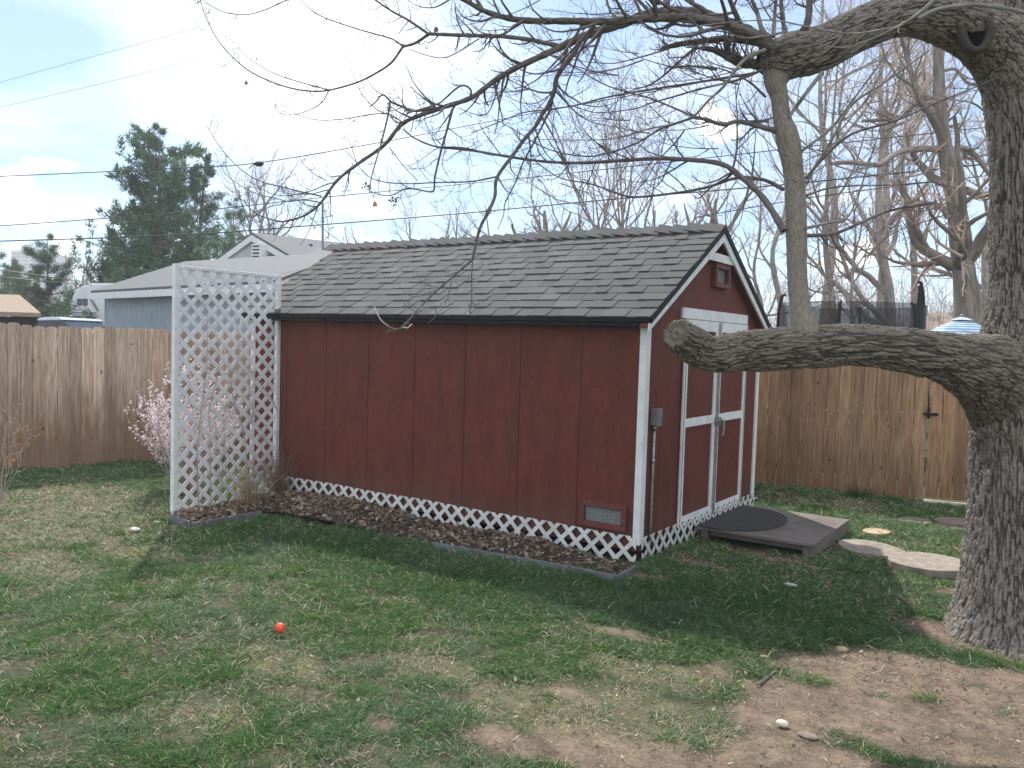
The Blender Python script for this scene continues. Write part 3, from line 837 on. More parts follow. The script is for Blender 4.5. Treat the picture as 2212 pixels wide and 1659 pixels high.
# little solar light at the back corner of the shed
c = G(1624, 1086); lt = thing('garden_light', 'small silver dome garden light at the far shed corner', 'light', c)
m = MB(); m.tube([c+[0, 0, -.05], c+[0, 0, .05]], .012, 8); m.build('stake', 'black', lt)
m = MB(); m.tube([c+[0, 0, .045], c+[0, 0, .05], c+[0, 0, .062], c+[0, 0, .075], c+[0, 0, .08]], [.05, .072, .07, .045, .01], 20); m.build('cap', 'metal', lt, smooth_=True)
# fallen twigs
for i, (a, b_) in enumerate((((1850, 1672*0+1670), (1912, 1632)), ((2232-0, 0), (0, 0)))):
    if i: break
for i, (p0, p1, lab) in enumerate((((1848, 1676-6), (1908, 1630), 'thin fallen twig on bare dirt left of a clod'), ((2237-2, 1560), (2290, 1600), 'fallen twig near the tree roots'), ((1240+180, 1440), (1240+200, 1436), 'x'))):
    if i: continue
    pp = [G(1636, 1484), G(1650, 1474), G(1664, 1462), G(1678, 1451)]
    for p_ in pp: p_[2] += .012
    t = Tubes(); t.add(resample(pp, 10), np.linspace(.007, .003, 10), 6); o = t.build('fallen_twig', 'twig'); tag(o, lab, 'twig')
pp = [G(1640+40, 1490-30), G(1400+300, 1480)]
pp = [G(1979, 1383), G(1996, 1402), G(2018, 1421)]
for p_ in pp: p_[2] += .012
t = Tubes(); t.add(resample(pp, 8), np.linspace(.006, .003, 8), 6); tag(t.build('fallen_twig', 'pale'), 'pale fallen twig lying near the tree roots', 'twig')

# ------------------------------------------------------------------ fences


def fence(name, label, p0, p1, top, bw, col1, col2, seed, dog=True, stain=None, gapc=.0055, grp=None, rail_side=1, skip=None):
    p0 = np.array(p0, float); p1 = np.array(p1, float); d = p1-p0; Ln = np.linalg.norm(d); d /= Ln; nrm = np.array([-d[1], d[0]])
    o = thing(name, label, 'fence', (*(p0+p1)/2, 0), grp); r = random.Random(seed); m = MB(); s = 0
    groups = 0
    while s < Ln:
        w = bw*r.uniform(.93, 1.05)
        if not (skip and skip[0] < s+w/2 < skip[1]):
            a = p0+d*(s+gapc); b = p0+d*(s+w-gapc*.2); z = float(zg(*a))-.03; tz = z+top+.03+r.uniform(-.014, .014)+.012*math.sin(s*.9)
            off = nrm*r.uniform(-.006, .006); th = nrm*.018
            if groups <= 0: groups = r.choice((1, 1, 2, 3, 4)); gc = r.random()
            groups -= 1; k = r.uniform(.70, 1.18); f = min(1, max(0, gc+r.uniform(-.15, .15)))
            c = [(x*(1-f)+y*f)*k for x, y in zip(col1, col2)]
            rows = [0, .12, .22, .35, .6, 1.0]
            # board as stacked slabs so stain can vary with height
            e = .030 if dog else 0
            st = r.uniform(.2, 1.0)
            for q0, q1 in zip(rows[:-1], rows[1:]): pass
            A = np.array([*(a+off), 0]); B = np.array([*(b+off), 0]); D3 = np.array([*d, 0])
            prof = [A+[0, 0, z], B+[0, 0, z], B+[0, 0, tz-e], B-D3*e*.55+[0, 0, tz-e*.25], B-D3*e*1.3+[0, 0, tz], A+D3*e*1.3+[0, 0, tz], A+D3*e*.55+[0, 0, tz-e*.25], A+[0, 0, tz-e]] if dog else [A+[0, 0, z], B+[0, 0, z], B+[0, 0, tz], A+[0, 0, tz]]
            m.cur = tuple(c); m.ext(prof, (*th, 0))
        s += w
    m.build('boards', 'board' if not stain else stain, o)
    for zr in (.28, .95, top-.22):
        m = MB(); m.cur = tuple(col2); q = nrm*(.018+.022)*1.0
        m.bar((*(p0+q*1.05), zr), (*(p1+q*1.05), zr), .035, .085); m.build('rail', 'board', o)
    s = 0
    while s < Ln+.1:
        m = MB(); m.cur = tuple(col2); q = p0+d*min(s, Ln-.05)+nrm*.11; m.box(q[0]-.045, q[0]+.045, q[1]-.045, q[1]+.045, -.3, top-.1); m.build('post', 'board', o); s += 2.4
    return o


def board_mat(name, stainc, z0, z1, amt):
    """weathered boards; soaked lower part with its own ragged outline (stain)"""
    m = attr_mat(name, .9, .5, 30, (6, 6, .35), .34, 9); nt = m.node_tree; b = nt.nodes['Principled BSDF']
    link = b.inputs['Base Color'].links[0]; src = link.from_socket
    tc = nt.nodes.new('ShaderNodeTexCoord'); sp = nt.nodes.new('ShaderNodeSeparateXYZ'); nt.links.new(tc.outputs['Object'], sp.inputs[0])
    n = noise(nt, 1.5, 4, .6, stretch=(5, 5, .6)); h = mathn(nt, 'ADD', sp.outputs[2], mathn(nt, 'MULTIPLY', mathn(nt, 'SUBTRACT', n, .5), 2.4))
    col = mixrgb(nt, ramp(nt, h, z0, z1, amt, 0), src, stainc)
    # knots
    v = nt.nodes.new('ShaderNodeTexVoronoi'); v.inputs['Scale'].default_value = 2.6; mp = nt.nodes.new('ShaderNodeMapping'); mp.inputs['Scale'].default_value = (2.2, 2.2, 1.2)
    nt.links.new(tc.outputs['Object'], mp.inputs[0]); nt.links.new(mp.outputs[0], v.inputs['Vector'])
    col = mixrgb(nt, ramp(nt, v.outputs['Distance'], .05, .11, .8, 0), col, (.06, .03, .018))
    nt.links.new(col, b.inputs['Base Color'])
    return m


MAT['board_left'] = board_mat('boards_weathered', (.22, .125, .07), .2, 1.35, .85)
MAT['board_right'] = board_mat('boards_warm', (.17, .095, .05), -.1, .9, .7)
dl = np.array([-7.81+8.34, 1.0+1.06]); dl /= np.linalg.norm(dl)
A0 = np.array([-8.34, -1.06])-dl*2.3; A1 = np.array([-8.34, -1.06])+dl*5.9
fence('wooden_fence', 'tall weathered picket fence of grey tan boards along the left side of the yard', A0, A1, 1.86, .142, (.60, .46, .35), (.48, .345, .25), 3, True, 'board_left')
dr = np.array([1.92+.42, 4.79-4.40]); dr /= np.linalg.norm(dr)
B0 = np.array([-.42, 4.40]); BL = B0-dr*6.4; g0 = G(1996, 1091)[:2]; tg = float((g0-B0)@dr)
GA = B0+dr*tg; GB = B0+dr*(tg+1.15)
fence('wooden_fence', 'warm brown board fence behind the shed and the horizontal limb', BL, GA-dr*.02, 1.80, .142, (.36, .225, .125), (.25, .14, .075), 8, True, 'board_right')
fence('wooden_fence', 'brown board fence section right of the gate behind the trunk', GB+dr*.02, GB+dr*3.0, 1.80, .142, (.36, .225, .125), (.25, .14, .075), 9, True, 'board_right')
gt = thing('wooden_gate', 'brown board gate with a black latch, half hidden by the trunk', 'gate', (*(GA+GB)/2, 0))
m = MB(); s = .012; r = random.Random(2); nr = np.array([-dr[1], dr[0]])
while s < 1.12:
    a = GA+dr*s; b = GA+dr*(s+.13); c = r.uniform(.9, 1.15); m.cur = (.36*c, .205*c, .11*c)
    m.ext([(*a, .06), (*b, .06), (*b, 1.78), (*a, 1.78)], (*(nr*.018), 0)); s += .1375+.0035
m.build('boards', 'board_right', gt)
for zr in (.3, 1.5):
    m = MB(); m.cur = (.2, .13, .08); m.bar((*(GA+nr*.04+dr*.01), zr), (*(GB+nr*.04-dr*.01), zr), .035, .085); m.build('rail', 'board', gt)
m = MB(); m.cur = (.45, .42, .36); m.bar((*(GA-nr*.01), .015), (*(GB-nr*.01), .015), .07, .035); m.build('threshold', 'whitestone', gt)
m = MB(); q = GA-nr*.012
m.bar((*(q-dr*.055), 1.04), (*(q+dr*.10), 1.04), .014, .026); m.bar((*(q+dr*.0-nr*.012), .99), (*(q-nr*.012), 1.12), .012, .03, (1, 0, 0)); m.tube([(*(q+dr*.0-nr*.02), 1.04), (*(q+dr*.08-nr*.035), 1.055), (*(q+dr*.10-nr*.02), 1.04)], .007, 8)
m.build('latch', 'black', gt)

# ------------------------------------------------------------------ the big maple
Z5 = lambda x, y: (398.2+.32*x, .32*y)
Z6 = lambda x, y: (1017.5+.32*x, .32*y)
Z3 = lambda x, y: (1504.2+.3733*x, .3733*y)
DD = lambda x, y: (x, y)
mapl = thing('shade_tree', 'big old leafless tree with furrowed trunk and a long horizontal limb', 'tree', G(2255, 1400))


def bark_tube(name, pts, mat, n_len, sides, amp, kf, parent, kv=.22, cap_start=False, roots=None, bigk=.12):
    """pts: list of (px, py, radius_px, depth)"""
    q = np.array([[*P(a, b, d), r*d/F_PX] for a, b, r, d in pts]); q = resample(q, n_len)
    C, R = q[:, :3], q[:, 3]
    t = unit(np.gradient(C, axis=0)); ref = fw; a = unit(np.cross(t, ref)); b = np.cross(t, a)
    th = np.arange(sides)*2*np.pi/sides
    ln = np.concatenate([[0], np.cumsum(np.linalg.norm(np.diff(C, axis=0), axis=1))])
    cs, sn = np.cos(th)[None], np.sin(th)[None]
    Rm = R[:, None]*np.ones((1, sides))
    if roots is not None:
        for ang, amp_r, wd in roots:
            da = np.angle(np.exp(1j*(th-ang)))[None]
            Rm = Rm + amp_r*np.exp(-(da/wd)**2)*np.exp(-(ln[:, None]/.20))*1.0
    nc = np.stack([cs*R[:, None], sn*R[:, None], ln[:, None]+0*cs], -1)
    w = np.stack([nc[..., 0], nc[..., 1], nc[..., 2]*kv], -1)*kf
    w = w + (fbm(w*.35, 2, 31)[..., None]-.4)*1.0
    w = w + (fbm(w*1.6, 2, 41)[..., None]-.4)*.8
    big = fbm(np.stack([nc[..., 0]*5, nc[..., 1]*5, nc[..., 2]*2.2], -1), 3, 12)
    crack = worley(w, 3); crack2 = worley(w*[1.9, 1.9, 2.6]+5, 9); fine = fbm(w*[4, 4, 9.], 2, 8)
    crack3 = worley(w*[.42, .42, .55]+fbm(w*.8, 2, 77)[..., None]*1.2, 5)
    hgt = np.clip(smooth(crack, .0, .40)*.40+smooth(crack2, 0, .3)*.22+smooth(crack3, .0, .22)*.45, 0, 1)*(.62+.75*fine)
    Rm = Rm + amp*(hgt*1.7-1.1) + (big-.45)*R[:, None]*bigk
    V = C[:, None]+Rm[..., None]*(cs[..., None]*a[:, None]+sn[..., None]*b[:, None])
    i = np.arange(n_len-1)[:, None]*sides; j = np.arange(sides)[None]; F_ = np.stack([i+j, i+(j+1) % sides, i+sides+(j+1) % sides, i+sides+j], -1).reshape(-1, 4)
    V = V.reshape(-1, 3); B = nc.reshape(-1, 3); fs = [F_]
    if cap_start:
        rings = 7; base = len(V); c0 = C[0]; ring = V[:sides]; ex = [ring*(1-k/rings)+c0*(k/rings)+(-t[0])*.012*np.sin(k*1.5)+.008*(fbm((ring*(1-k/rings)+c0*(k/rings))*40, 2, 5)[:, None]-.4)*t[0] for k in range(1, rings+1)]
        V = np.vstack([V]+ex); B = np.vstack([B]+[np.c_[ring[:, :2]*0+k*.01, np.zeros(sides)+k*.01] for k in range(1, rings+1)])
        for k in range(rings):
            s0 = (base+(k-1)*sides) if k > 0 else 0; s1 = base+k*sides
            fs.append(np.stack([s0+np.arange(sides), s1+np.arange(sides), s1+(np.arange(sides)+1) % sides, s0+(np.arange(sides)+1) % sides], -1))
    tn = np.full((len(V), 3), 1.6); tn[:hgt.size] = smooth(hgt, .18, .95).reshape(-1, 1)
    return np_mesh(name, V, fs, mat, parent, barkco=B, smooth_=True, tint=tn)


TD = 5.2
bark_tube('trunk', [(2268, 1440, 196, TD), (2262, 1395, 182, TD), (2256, 1345, 164, TD), (2250, 1280, 149, TD), (2248, 1190, 142, TD), (2248, 1050, 135, TD), (2246, 930, 132, TD), (2244, 820, 134, TD), (2242, 720, 112, TD), (2240, 600, 92, TD), (2238, 450, 86, TD), (2236, 300, 88, TD), (2232, 150, 98, TD), (2236, 0, 92, TD), (2242, -200, 84, TD), (2255, -520, 74, TD)],
          'bark', 1300, 560, .015, 54, mapl, .12, roots=[(rad(a_), h_, w_) for a_, h_, w_ in ((8, .50, .40), (58, .36, .42), (108, .46, .45), (165, .45, .42), (228, .34, .45), (275, .40, .5), (325, .30, .42))])
LD = 4.9
bark_tube('lower_limb', [(1462, 722, 34, 4.60), (1486, 740, 40, 4.70), (1530, 763, 37, 4.78), (1600, 760, 42, LD), (1698, 753, 47, LD), (1780, 748, 46, LD), (1850, 746, 45, LD), (1950, 755, 48, LD), (2030, 770, 53, 4.95), (2092, 789, 70, 5.0), (2148, 814, 92, 5.1), (2200, 866, 108, TD), (2234, 950, 117, TD), (2246, 1060, 110, TD+.05), (2248, 1150, 100, TD+.1)],
          'limb', 900, 320, .013, 50, mapl, .16, cap_start=True, bigk=.30)
bark_tube('upright_stem', [(1742, 745, 40, LD), (1736, 712, 33, LD), (1728, 660, 23, LD), (1722, 597, 20.5, LD), (1720, 485, 22, LD), (1714, 373, 21, LD), (1701, 299, 25, LD), (1690, 258, 20, LD), (1683, 209, 19, LD), (1676, 178, 24, LD), (1682, 150, 32, LD+.05), (1692, 125, 20, LD+.1)],
          'stembark', 260, 90, .003, 50, mapl, .25)
bark_tube('upper_limb', [(1640, 120, 20, LD), (1668, 122, 36, LD), (1700, 122, 47, LD), (1773, 104, 47, LD), (1859, 62, 45, LD), (1952, 30, 46, LD), (2045, 42, 55, 5.0), (2120, 75, 64, 5.1), (2185, 130, 78, 5.15), (2232, 230, 84, TD)],
          'bark', 700, 260, .010, 56, mapl, .2, bigk=.2)
# pruning wound on the upper limb: a collar of bark round a black disc standing for the shaded hollow
m = MB(); c = P(2107, 72, 5.1-.19); nrm = -fw
for r_, w_, nm_, mt_ in ((31, 9, 'wound_collar', 'limb'),):
    pts = []
    T_ = Tubes(); th = np.linspace(0, 2*np.pi, 33); ring = c+(rt[None]*np.cos(th)[:, None]+up[None]*np.sin(th)[:, None]*1.1)*r_*4.95/F_PX*(1+.06*np.sin(3*th))[:, None]
    T_.add(ring, np.full(33, w_*4.95/F_PX)*(1+.2*np.sin(2*th+1)), 10); T_.build(nm_, mt_, mapl)
m = MB(); ring = [c+fw*.005+(rt*math.cos(a)+up*math.sin(a)*1.1)*28*4.95/F_PX for a in np.linspace(0, 2*np.pi, 20, endpoint=False)]; m.ext(ring, fw*.02); m.build('wound_shade_disc', 'darkvoid', mapl)

BR = []   # (path, r0px, r1px, depth0, depth1, material)


def br(conv, pts, r0_, r1_, d0, d1, mat='twig', nsub=10, mid=None, sub_len=.34):
    pp = [conv(*p) if not callable(p[0]) else p[0](p[1], p[2]) for p in pts]
    BR.append((pp, r0_, r1_, d0, d1, mat, nsub, sub_len))


z5 = lambda *l: [Z5(*p) for p in l]
z6 = lambda *l: [Z6(*p) for p in l]
z3 = lambda *l: [Z3(*p) for p in l]


def B(pts, r0_, r1_, d0, d1, mat='twig', nsub=10, sl=.30): BR.append((pts, r0_, r1_, d0, d1, mat, nsub, sl))


B(z6((2040, 330), (1900, 235), (1750, 165), (1600, 110), (1450, 82), (1300, 85), (1150, 112), (1010, 162), (870, 205), (740, 255), (620, 310)), 15, 8.2, 4.85, 5.0, 'branchbark', 8)
B(z6((620, 310), (450, 390), (300, 460), (150, 550), (0, 660))+z5((1700, 740), (1480, 830), (1350, 980), (1180, 1100), (1030, 1220), (920, 1370), (820, 1450), (700, 1490), (620, 1490), (480, 1440), (400, 1350)), 7.6, .9, 5.0, 5.6, 'twig', 26, .16)
B(z6((2030, 310), (1850, 215), (1700, 165), (1500, 128), (1300, 120), (1100, 133), (900, 145), (650, 142), (400, 140), (250, 122), (100, 78), (0, 25), (-150, -60)), 12, 4.5, 4.75, 4.7, 'branchbark', 20)
B(z6((620, 315), (500, 290), (380, 265), (200, 245), (0, 240))+z5((1800, 235), (1650, 228)), 5.2, 3.6, 5.0, 5.15, 'twig', 10, .3)
B(z5((1650, 230), (1510, 135), (1400, 75), (1290, 0), (1200, -70)), 3.0, 1.6, 5.15, 5.2, 'twig', 8, .3)
B(z5((1650, 230), (1560, 290), (1475, 315)), 3.3, 2.9, 5.15, 5.2, 'twig', 2)
B(z5((1475, 315), (1400, 420), (1300, 490), (1170, 555), (980, 608), (850, 615), (700, 590), (560, 540), (440, 480), (330, 390), (240, 290), (180, 190), (130, 80), (105, -20)), 2.8, .75, 5.2, 5.5, 'twig', 12, .07)
B(z5((975, 607), (800, 560), (640, 510), (540, 460), (430, 390), (310, 265)), 1.5, .6, 5.35, 5.6, 'twig', 4, .1)
B(z5((975, 612), (930, 690), (850, 740), (740, 775), (650, 765), (590, 700)), 1.4, .6, 5.35, 5.3, 'twig', 4, .12)
B(z5((1475, 315), (1400, 262), (1200, 205), (1000, 140), (900, 95), (830, 45), (770, -20)), 1.9, .8, 5.2, 5.5, 'twig', 6, .12)
B(z5((760, -50), (690, 0), (520, 75), (390, 100), (250, 75), (130, 5), (100, -40)), 1.4, .7, 5.5, 5.7, 'twig', 4, .12)
B(z5((1510, 330), (1640, 375), (1750, 390), (1850, 350), (1990, 260)), .8, 1.4, 5.2, 5.0, 'twig', 4, .2)
B(z6((740, 268), (700, 350), (640, 430), (580, 520), (560, 620), (520, 715), (480, 770), (430, 860), (360, 940), (280, 1050), (175, 1200), (160, 1330), (110, 1440), (60, 1540), (30, 1659))+[(1021, 560)], 6.0, 2.9, 4.95, 5.25, 'twig', 12, .17)
B([(1021, 560), (985, 592), (930, 640), (893, 680), (876, 699), (858, 712), (838, 704)], 2.7, 1.3, 5.25, 5.4, 'twig', 6, .15)
B([(838, 704), (822, 690), (808, 662)], 1.5, 1.0, 5.4, 5.42, 'whitetip', 0)
B([(868, 706), (880, 708), (890, 700)], 1.3, 1.0, 5.38, 5.36, 'whitetip', 0)
B([(1021, 560), (1019, 600), (1019, 650), (1014, 680)], 1.6, .9, 5.25, 5.3, 'twig', 4, .2)
B([(1013, 680), (1008, 676), (1004, 662)], 1.2, .9, 5.3, 5.32, 'whitetip', 0)
B([(975, 607), (968, 640), (956, 665), (925, 700)], 1.2, .6, 5.3, 5.2, 'twig', 3, .2)
B([(960, 618), (930, 632), (905, 640), (880, 636), (858, 612)], 1.0, .5, 5.3, 5.5, 'twig', 2, .2)
B([(1022, 600), (1036, 595), (1047, 580), (1050, 565)], 1.0, .8, 5.25, 5.2, 'whitetip', 0)
B(z6((650, 330), (610, 450), (560, 600), (540, 720), (500, 810), (420, 970), (350, 1100), (300, 1230), (230, 1370), (220, 1450), (180, 1550)), 3.6, .8, 5.0, 5.5, 'twig', 12, .2)
B(z5((1930, 655), (1935, 610), (1905, 582), (1870, 578), (1820, 610), (1760, 665), (1700, 705), (1500, 765)), 2.4, 1.7, 5.1, 5.1, 'twig', 4, .2)
B(z5((1810, 735), (1780, 850), (1730, 1030), (1690, 1200), (1682, 1290), (1600, 1285), (1500, 1272), (1400, 1318), (1300, 1310), (1220, 1270)), 3.0, .8, 5.15, 5.4, 'twig', 10, .14)
B(z5((1390, 680), (1370, 800), (1330, 960), (1290, 1100), (1262, 1200), (1250, 1300)), 2.6, 1.0, 5.1, 5.3, 'pale', 5, .2)
B(z5((1690, 730), (1550, 748), (1460, 715), (1400, 690), (1340, 640), (1290, 690), (1250, 722)), 3.4, 1.4, 5.15, 5.1, 'twig', 9, .25)
B(z5((1340, 640), (1280, 600), (1230, 520), (1212, 400)), 1.3, .5, 5.1, 5.2, 'twig', 2, .2)
B(z5((1170, 558), (1130, 480), (1112, 360)), 1.0, .5, 5.3, 5.3, 'twig', 1, .2)
B(z6((178, 1192), (0, 1225))+z5((1700, 1232), (1500, 1240), (1330, 1225), (1230, 1180), (1130, 1060), (1075, 1010)), 2.0, .6, 5.2, 5.5, 'twig', 8, .2)
B(z6((2110, 1560), (2050, 1450), (1950, 1310), (1830, 1200), (1700, 1110), (1500, 1080), (1250, 1070), (1000, 1085), (700, 1100), (400, 1080), (0, 1015))+z5((1700, 990), (1550, 930), (1480, 870)), 8, 1.2, 4.85, 5.5, 'twig', 22, .2)
B(z6((2110, 1280), (1980, 1215), (1800, 1200), (1600, 1262), (1400, 1300), (1100, 1330), (950, 1290), (800, 1240), (600, 1200), (450, 1100)), 4.6, .9, 4.95, 5.7, 'twig', 14, .2)
B(z6((2060, 880), (2000, 868), (1900, 840), (1800, 820), (1700, 840), (1600, 810), (1510, 790)), 6.5, 3.4, 4.9, 4.8, 'twig', 6, .3)
B(z6((1510, 790), (1300, 862), (1230, 900), (1100, 975), (900, 1040), (780, 1055), (600, 1030), (450, 975), (300, 880), (150, 800)), 3.0, .8, 4.8, 5.3, 'twig', 12, .2)
B(z6((1510, 790), (1350, 720), (1200, 660), (1080, 628), (900, 570), (700, 455), (500, 345), (400, 290)), 2.4, .8, 4.8, 5.2, 'twig', 10, .2)
B(z6((1440, 880), (1380, 960), (1250, 1100), (1180, 1220), (1100, 1300)), 2.2, .8, 4.8, 4.9, 'twig', 6, .3)
B(z6((1990, 335), (1870, 385), (1780, 480), (1700, 590), (1600, 680), (1520, 770), (1400, 830), (1200, 870), (1000, 930), (800, 945), (450, 940)), 4.6, .8, 4.7, 5.0, 'pale', 14, .2)
B(z6((1970, 470), (1800, 540), (1550, 600), (1360, 655), (1200, 700), (1100, 735), (850, 760), (700, 720)), 3.2, .8, 4.85, 5.4, 'twig', 10, .22)
B(z6((1900, 500), (1750, 520), (1500, 560), (1300, 590), (1100, 622), (900, 660), (700, 712), (500, 742), (350, 762), (150, 840), (0, 900)), 3.2, 1.0, 4.9, 5.6, 'twig', 14, .22)
B(z6((2010, 300), (1850, 272), (1700, 262), (1600, 272), (1400, 300), (1290, 328)), 9, 5.2, 4.95, 5.1, 'branchbark', 5, .4)
B(z6((2000, 430), (1850, 430), (1760, 400), (1650, 340), (1560, 325)), 12, 5, 5.0, 5.1, 'branchbark', 8, .4)
B(z6((1560, 325), (1500, 335), (1400, 420), (1300, 510), (1200, 575), (1100, 605), (1000, 650)), 3.6, 1, 5.1, 5.5, 'twig', 10, .25)
B(z6((1330, 330), (1200, 370), (1050, 410), (950, 428), (800, 420), (690, 400)), 2.0, .7, 5.05, 5.2, 'twig', 8, .25)
B(z6((1660, 470), (1500, 448), (1400, 450), (1320, 455), (1305, 500)), 3.0, 1.4, 5.0, 5.0, 'twig', 4, .3)
B(z6((2020, 260), (1965, 200), (1930, 80), (1890, -20), (1870, -120)), 6.5, 3, 4.85, 4.7, 'pale', 5, .4)
B(z6((2040, 250), (2050, 100), (2058, -20), (2050, -140)), 5, 3, 4.8, 4.7, 'pale', 4, .4)
B(z3((530, 230), (500, 120), (490, 0), (480, -100)), 5.5, 3.5, 4.85, 4.9, 'twig', 4, .4)
B(z3((560, 320), (585, 220), (640, 140), (655, 0), (650, -150)), 10, 6, 4.9, 4.85, 'branchbark', 4, .3)
B(z3((1400, -20), (1300, 65), (1180, 145), (1000, 232), (850, 275), (680, 250)), 4.5, 1.2, 4.6, 4.7, 'pale', 5, .2)
B(z3((1180, 150), (900, 195), (650, 155), (470, 120), (300, 120), (0, 150)), 2.6, 1.0, 4.65, 4.5, 'pale', 8, .2)
B(z3((520, 185), (300, 220), (180, 185), (50, 180), (-100, 200)), 2.6, 1.0, 4.7, 4.8, 'pale', 6, .2)
B(z3((1110, 300), (980, 480), (860, 640), (780, 740), (650, 845), (600, 880)), 1.6, 3.2, 4.6, 4.9, 'pale', 8, .2)
B(z3((1350, 290), (1100, 470), (900, 605), (800, 780), (720, 920), (640, 1030)), 1.6, 4.2, 4.4, 4.9, 'pale', 10, .2)
B(z3((1760, 440), (1600, 510), (1400, 590), (1150, 700), (900, 775), (750, 900), (640, 1025)), 1.0, 3.4, 4.5, 4.9, 'twig', 10, .2)
B(z3((730, 420), (680, 480), (620, 560), (575, 620), (535, 680)), 5, 4, 4.8, 4.85, 'pale', 1, .2)
B(z3((630, 1365), (800, 1350), (950, 1290), (1100, 1225), (1300, 1182), (1380, 1178)), 4.6, 2.2, 4.9, 5.4, 'twig', 9, .2)
B(z3((630, 1322), (760, 1290), (870, 1262), (940, 1120), (985, 980), (1030, 850), (1065, 740)), 3.6, 1.0, 4.85, 4.7, 'pale', 6, .2)
B(z3((1280, 110), (1400, 52), (1600, 28), (1800, 50), (1920, 80)), 3.6, 5.0, 4.72, 4.75, 'pale', 2, .2)
B(z3((1480, 1230), (1300, 1290), (1120, 1360), (1000, 1480), (930, 1600)), 1.4, .6, 5.8, 6.2, 'twig', 6, .3)
B(z3((640, 1130), (760, 1090), (900, 1075), (1150, 1070), (1350, 1055), (1500, 1090)), 2.4, .8, 4.95, 5.4, 'twig', 5, .2)
B(z3((420, 700), (250, 705), (150, 720), (30, 690), (-60, 640)), 3.2, 1.2, 4.9, 5.0, 'twig', 8, .3)
B(z3((440, 450), (330, 380), (250, 330), (100, 300)), 6, 3, 5.0, 5.1, 'branchbark', 8, .4)
B(z3((400, 560), (300, 470), (150, 400), (0, 380)), 3, 1, 4.9, 5.3, 'twig', 8, .3)
B(z6((900, -60), (930, 50), (970, 110), (1060, 130)), 3, 2, 4.8, 4.85, 'pale', 4, .3)
B(z6((1270, 20), (1200, -10), (1100, -80)), 5, 3, 5.0, 5.1, 'twig', 6, .4)
B(z6((1320, 90), (1310, 20), (1300, -60)), 5, 4, 5.0, 5.1, 'twig', 6, .4)
B(z5((925, 1325), (750, 1285), (630, 1255), (500, 1220), (410, 1165), (330, 1095), (235, 985), (150, 845)), 1.7, .6, 5.45, 5.8, 'twig', 7, .12)
B(z5((1030, 1225), (950, 1250), (850, 1290), (700, 1322), (600, 1310), (530, 1280), (455, 1230)), 1.4, .6, 5.4, 5.6, 'twig', 4, .12)
B(z5((910, 1365), (800, 1350), (700, 1360), (640, 1345), (500, 1310), (400, 1265), (300, 1195), (240, 1110), (208, 1028)), 1.4, .5, 5.45, 5.9, 'twig', 5, .1)
B(z5((1380, 765), (1260, 772), (1100, 800), (950, 812), (860, 803), (760, 770), (650, 705)), 1.5, .6, 5.2, 5.5, 'twig', 5, .12)
B(z5((905, 1385), (870, 1480), (830, 1580), (780, 1655)), 1.3, .5, 5.45, 5.5, 'twig', 3, .1)
B(z5((945, 1420), (968, 1500), (972, 1620)), 1.0, .5, 5.4, 5.4, 'twig', 2, .1)
B(z5((630, 1250), (700, 1330), (800, 1420), (920, 1530), (1080, 1650)), .6, .8, 5.6, 5.5, 'twig', 2, .1)
B(z5((960, 1220), (870, 1170), (800, 1100), (775, 1050)), 1.1, .5, 5.4, 5.5, 'twig', 2, .1)
B(z5((1170, 1120), (1130, 1000), (1088, 880)), 1.1, .5, 5.35, 5.4, 'twig', 2, .1)
B(z5((1380, 990), (1480, 1120), (1570, 1215)), 1.1, .8, 5.3, 5.3, 'twig', 2, .1)
B(z5((1600, 740), (1560, 640), (1530, 560)), .9, .4, 5.2, 5.2, 'twig', 1, .1)
B(z5((1480, 830), (1400, 780), (1300, 740), (1200, 640), (1170, 560)), 1.6, .8, 5.2, 5.3, 'twig', 3, .1)
B(z5((1700, 990), (1900, 1000), (2050, 1040), (2212, 1055)), 1.4, 2.0, 5.4, 5.3, 'twig', 5, .15)
B(z5((2115, 575), (2090, 680), (2040, 770), (1960, 770), (1850, 730)), 1.8, .6, 5.1, 5.2, 'twig', 4, .15)
trng = np.random.default_rng(77)
spray = {'twig': Tubes(), 'pale': Tubes()}
bigs = Tubes(); tips = []
for k, (pp, r0_, r1_, d0, d1, mt, nsub, sl_) in enumerate(BR):
    n = len(pp); e = np.linspace(0, 1, n); wob = .06*np.sin(e*5+k)*np.minimum(e, 1-e)*2
    q = np.array([[*P(a[0], a[1], d0+(d1-d0)*t+w_), (r0_+(r1_-r0_)*t**.8)*(d0+(d1-d0)*t)/F_PX] for a, t, w_ in zip(pp, e, wob)])
    nn = max(14, 4*n); q = resample(q, nn)
    big = r0_ > 5
    kn = 1+ (.10 if big else .06)*np.sin(np.arange(nn)*2.3+k)
    T_ = Tubes(); T_.add(q[:, :3], np.maximum(q[:, 3]*kn, .0011), 16 if big else 8); T_.build('branch' if mt != 'whitetip' else 'white_tip', mt, mapl)
    if nsub:
        L = np.linalg.norm(np.diff(q[:, :3], axis=0), axis=1).sum()
        P1, R1 = grow(q[None, :, :3], q[None, :, 3], int(nsub*1.25), 1, .95, 9, .32, .10, trng, .5, .08, 1, gravity=.10, minr=.0016, lenabs=min(.62, max(.22, L*.4))*(sl_*2.2+.25))
        tg_ = 'pale' if mt == 'pale' else 'twig'
        spray[tg_].add(P1, R1, 5); tips.append(P1[:, [2, 4, 6, 8]].reshape(-1, 3))
        P2, R2 = grow(P1, R1, 3, .5, .85, 6, .30, .10, trng, .6, .2, .95, minr=.0011)
        spray[tg_].add(P2, R2, 4); tips.append(P2[:, [3, 5]].reshape(-1, 3))
        if r0_ > 2.5:
            P3, R3 = grow(P2, R2, 2, .5, .8, 5, .2, .1, trng, .7, .2, .95, minr=.0009); spray[tg_].add(P3, R3, 3)
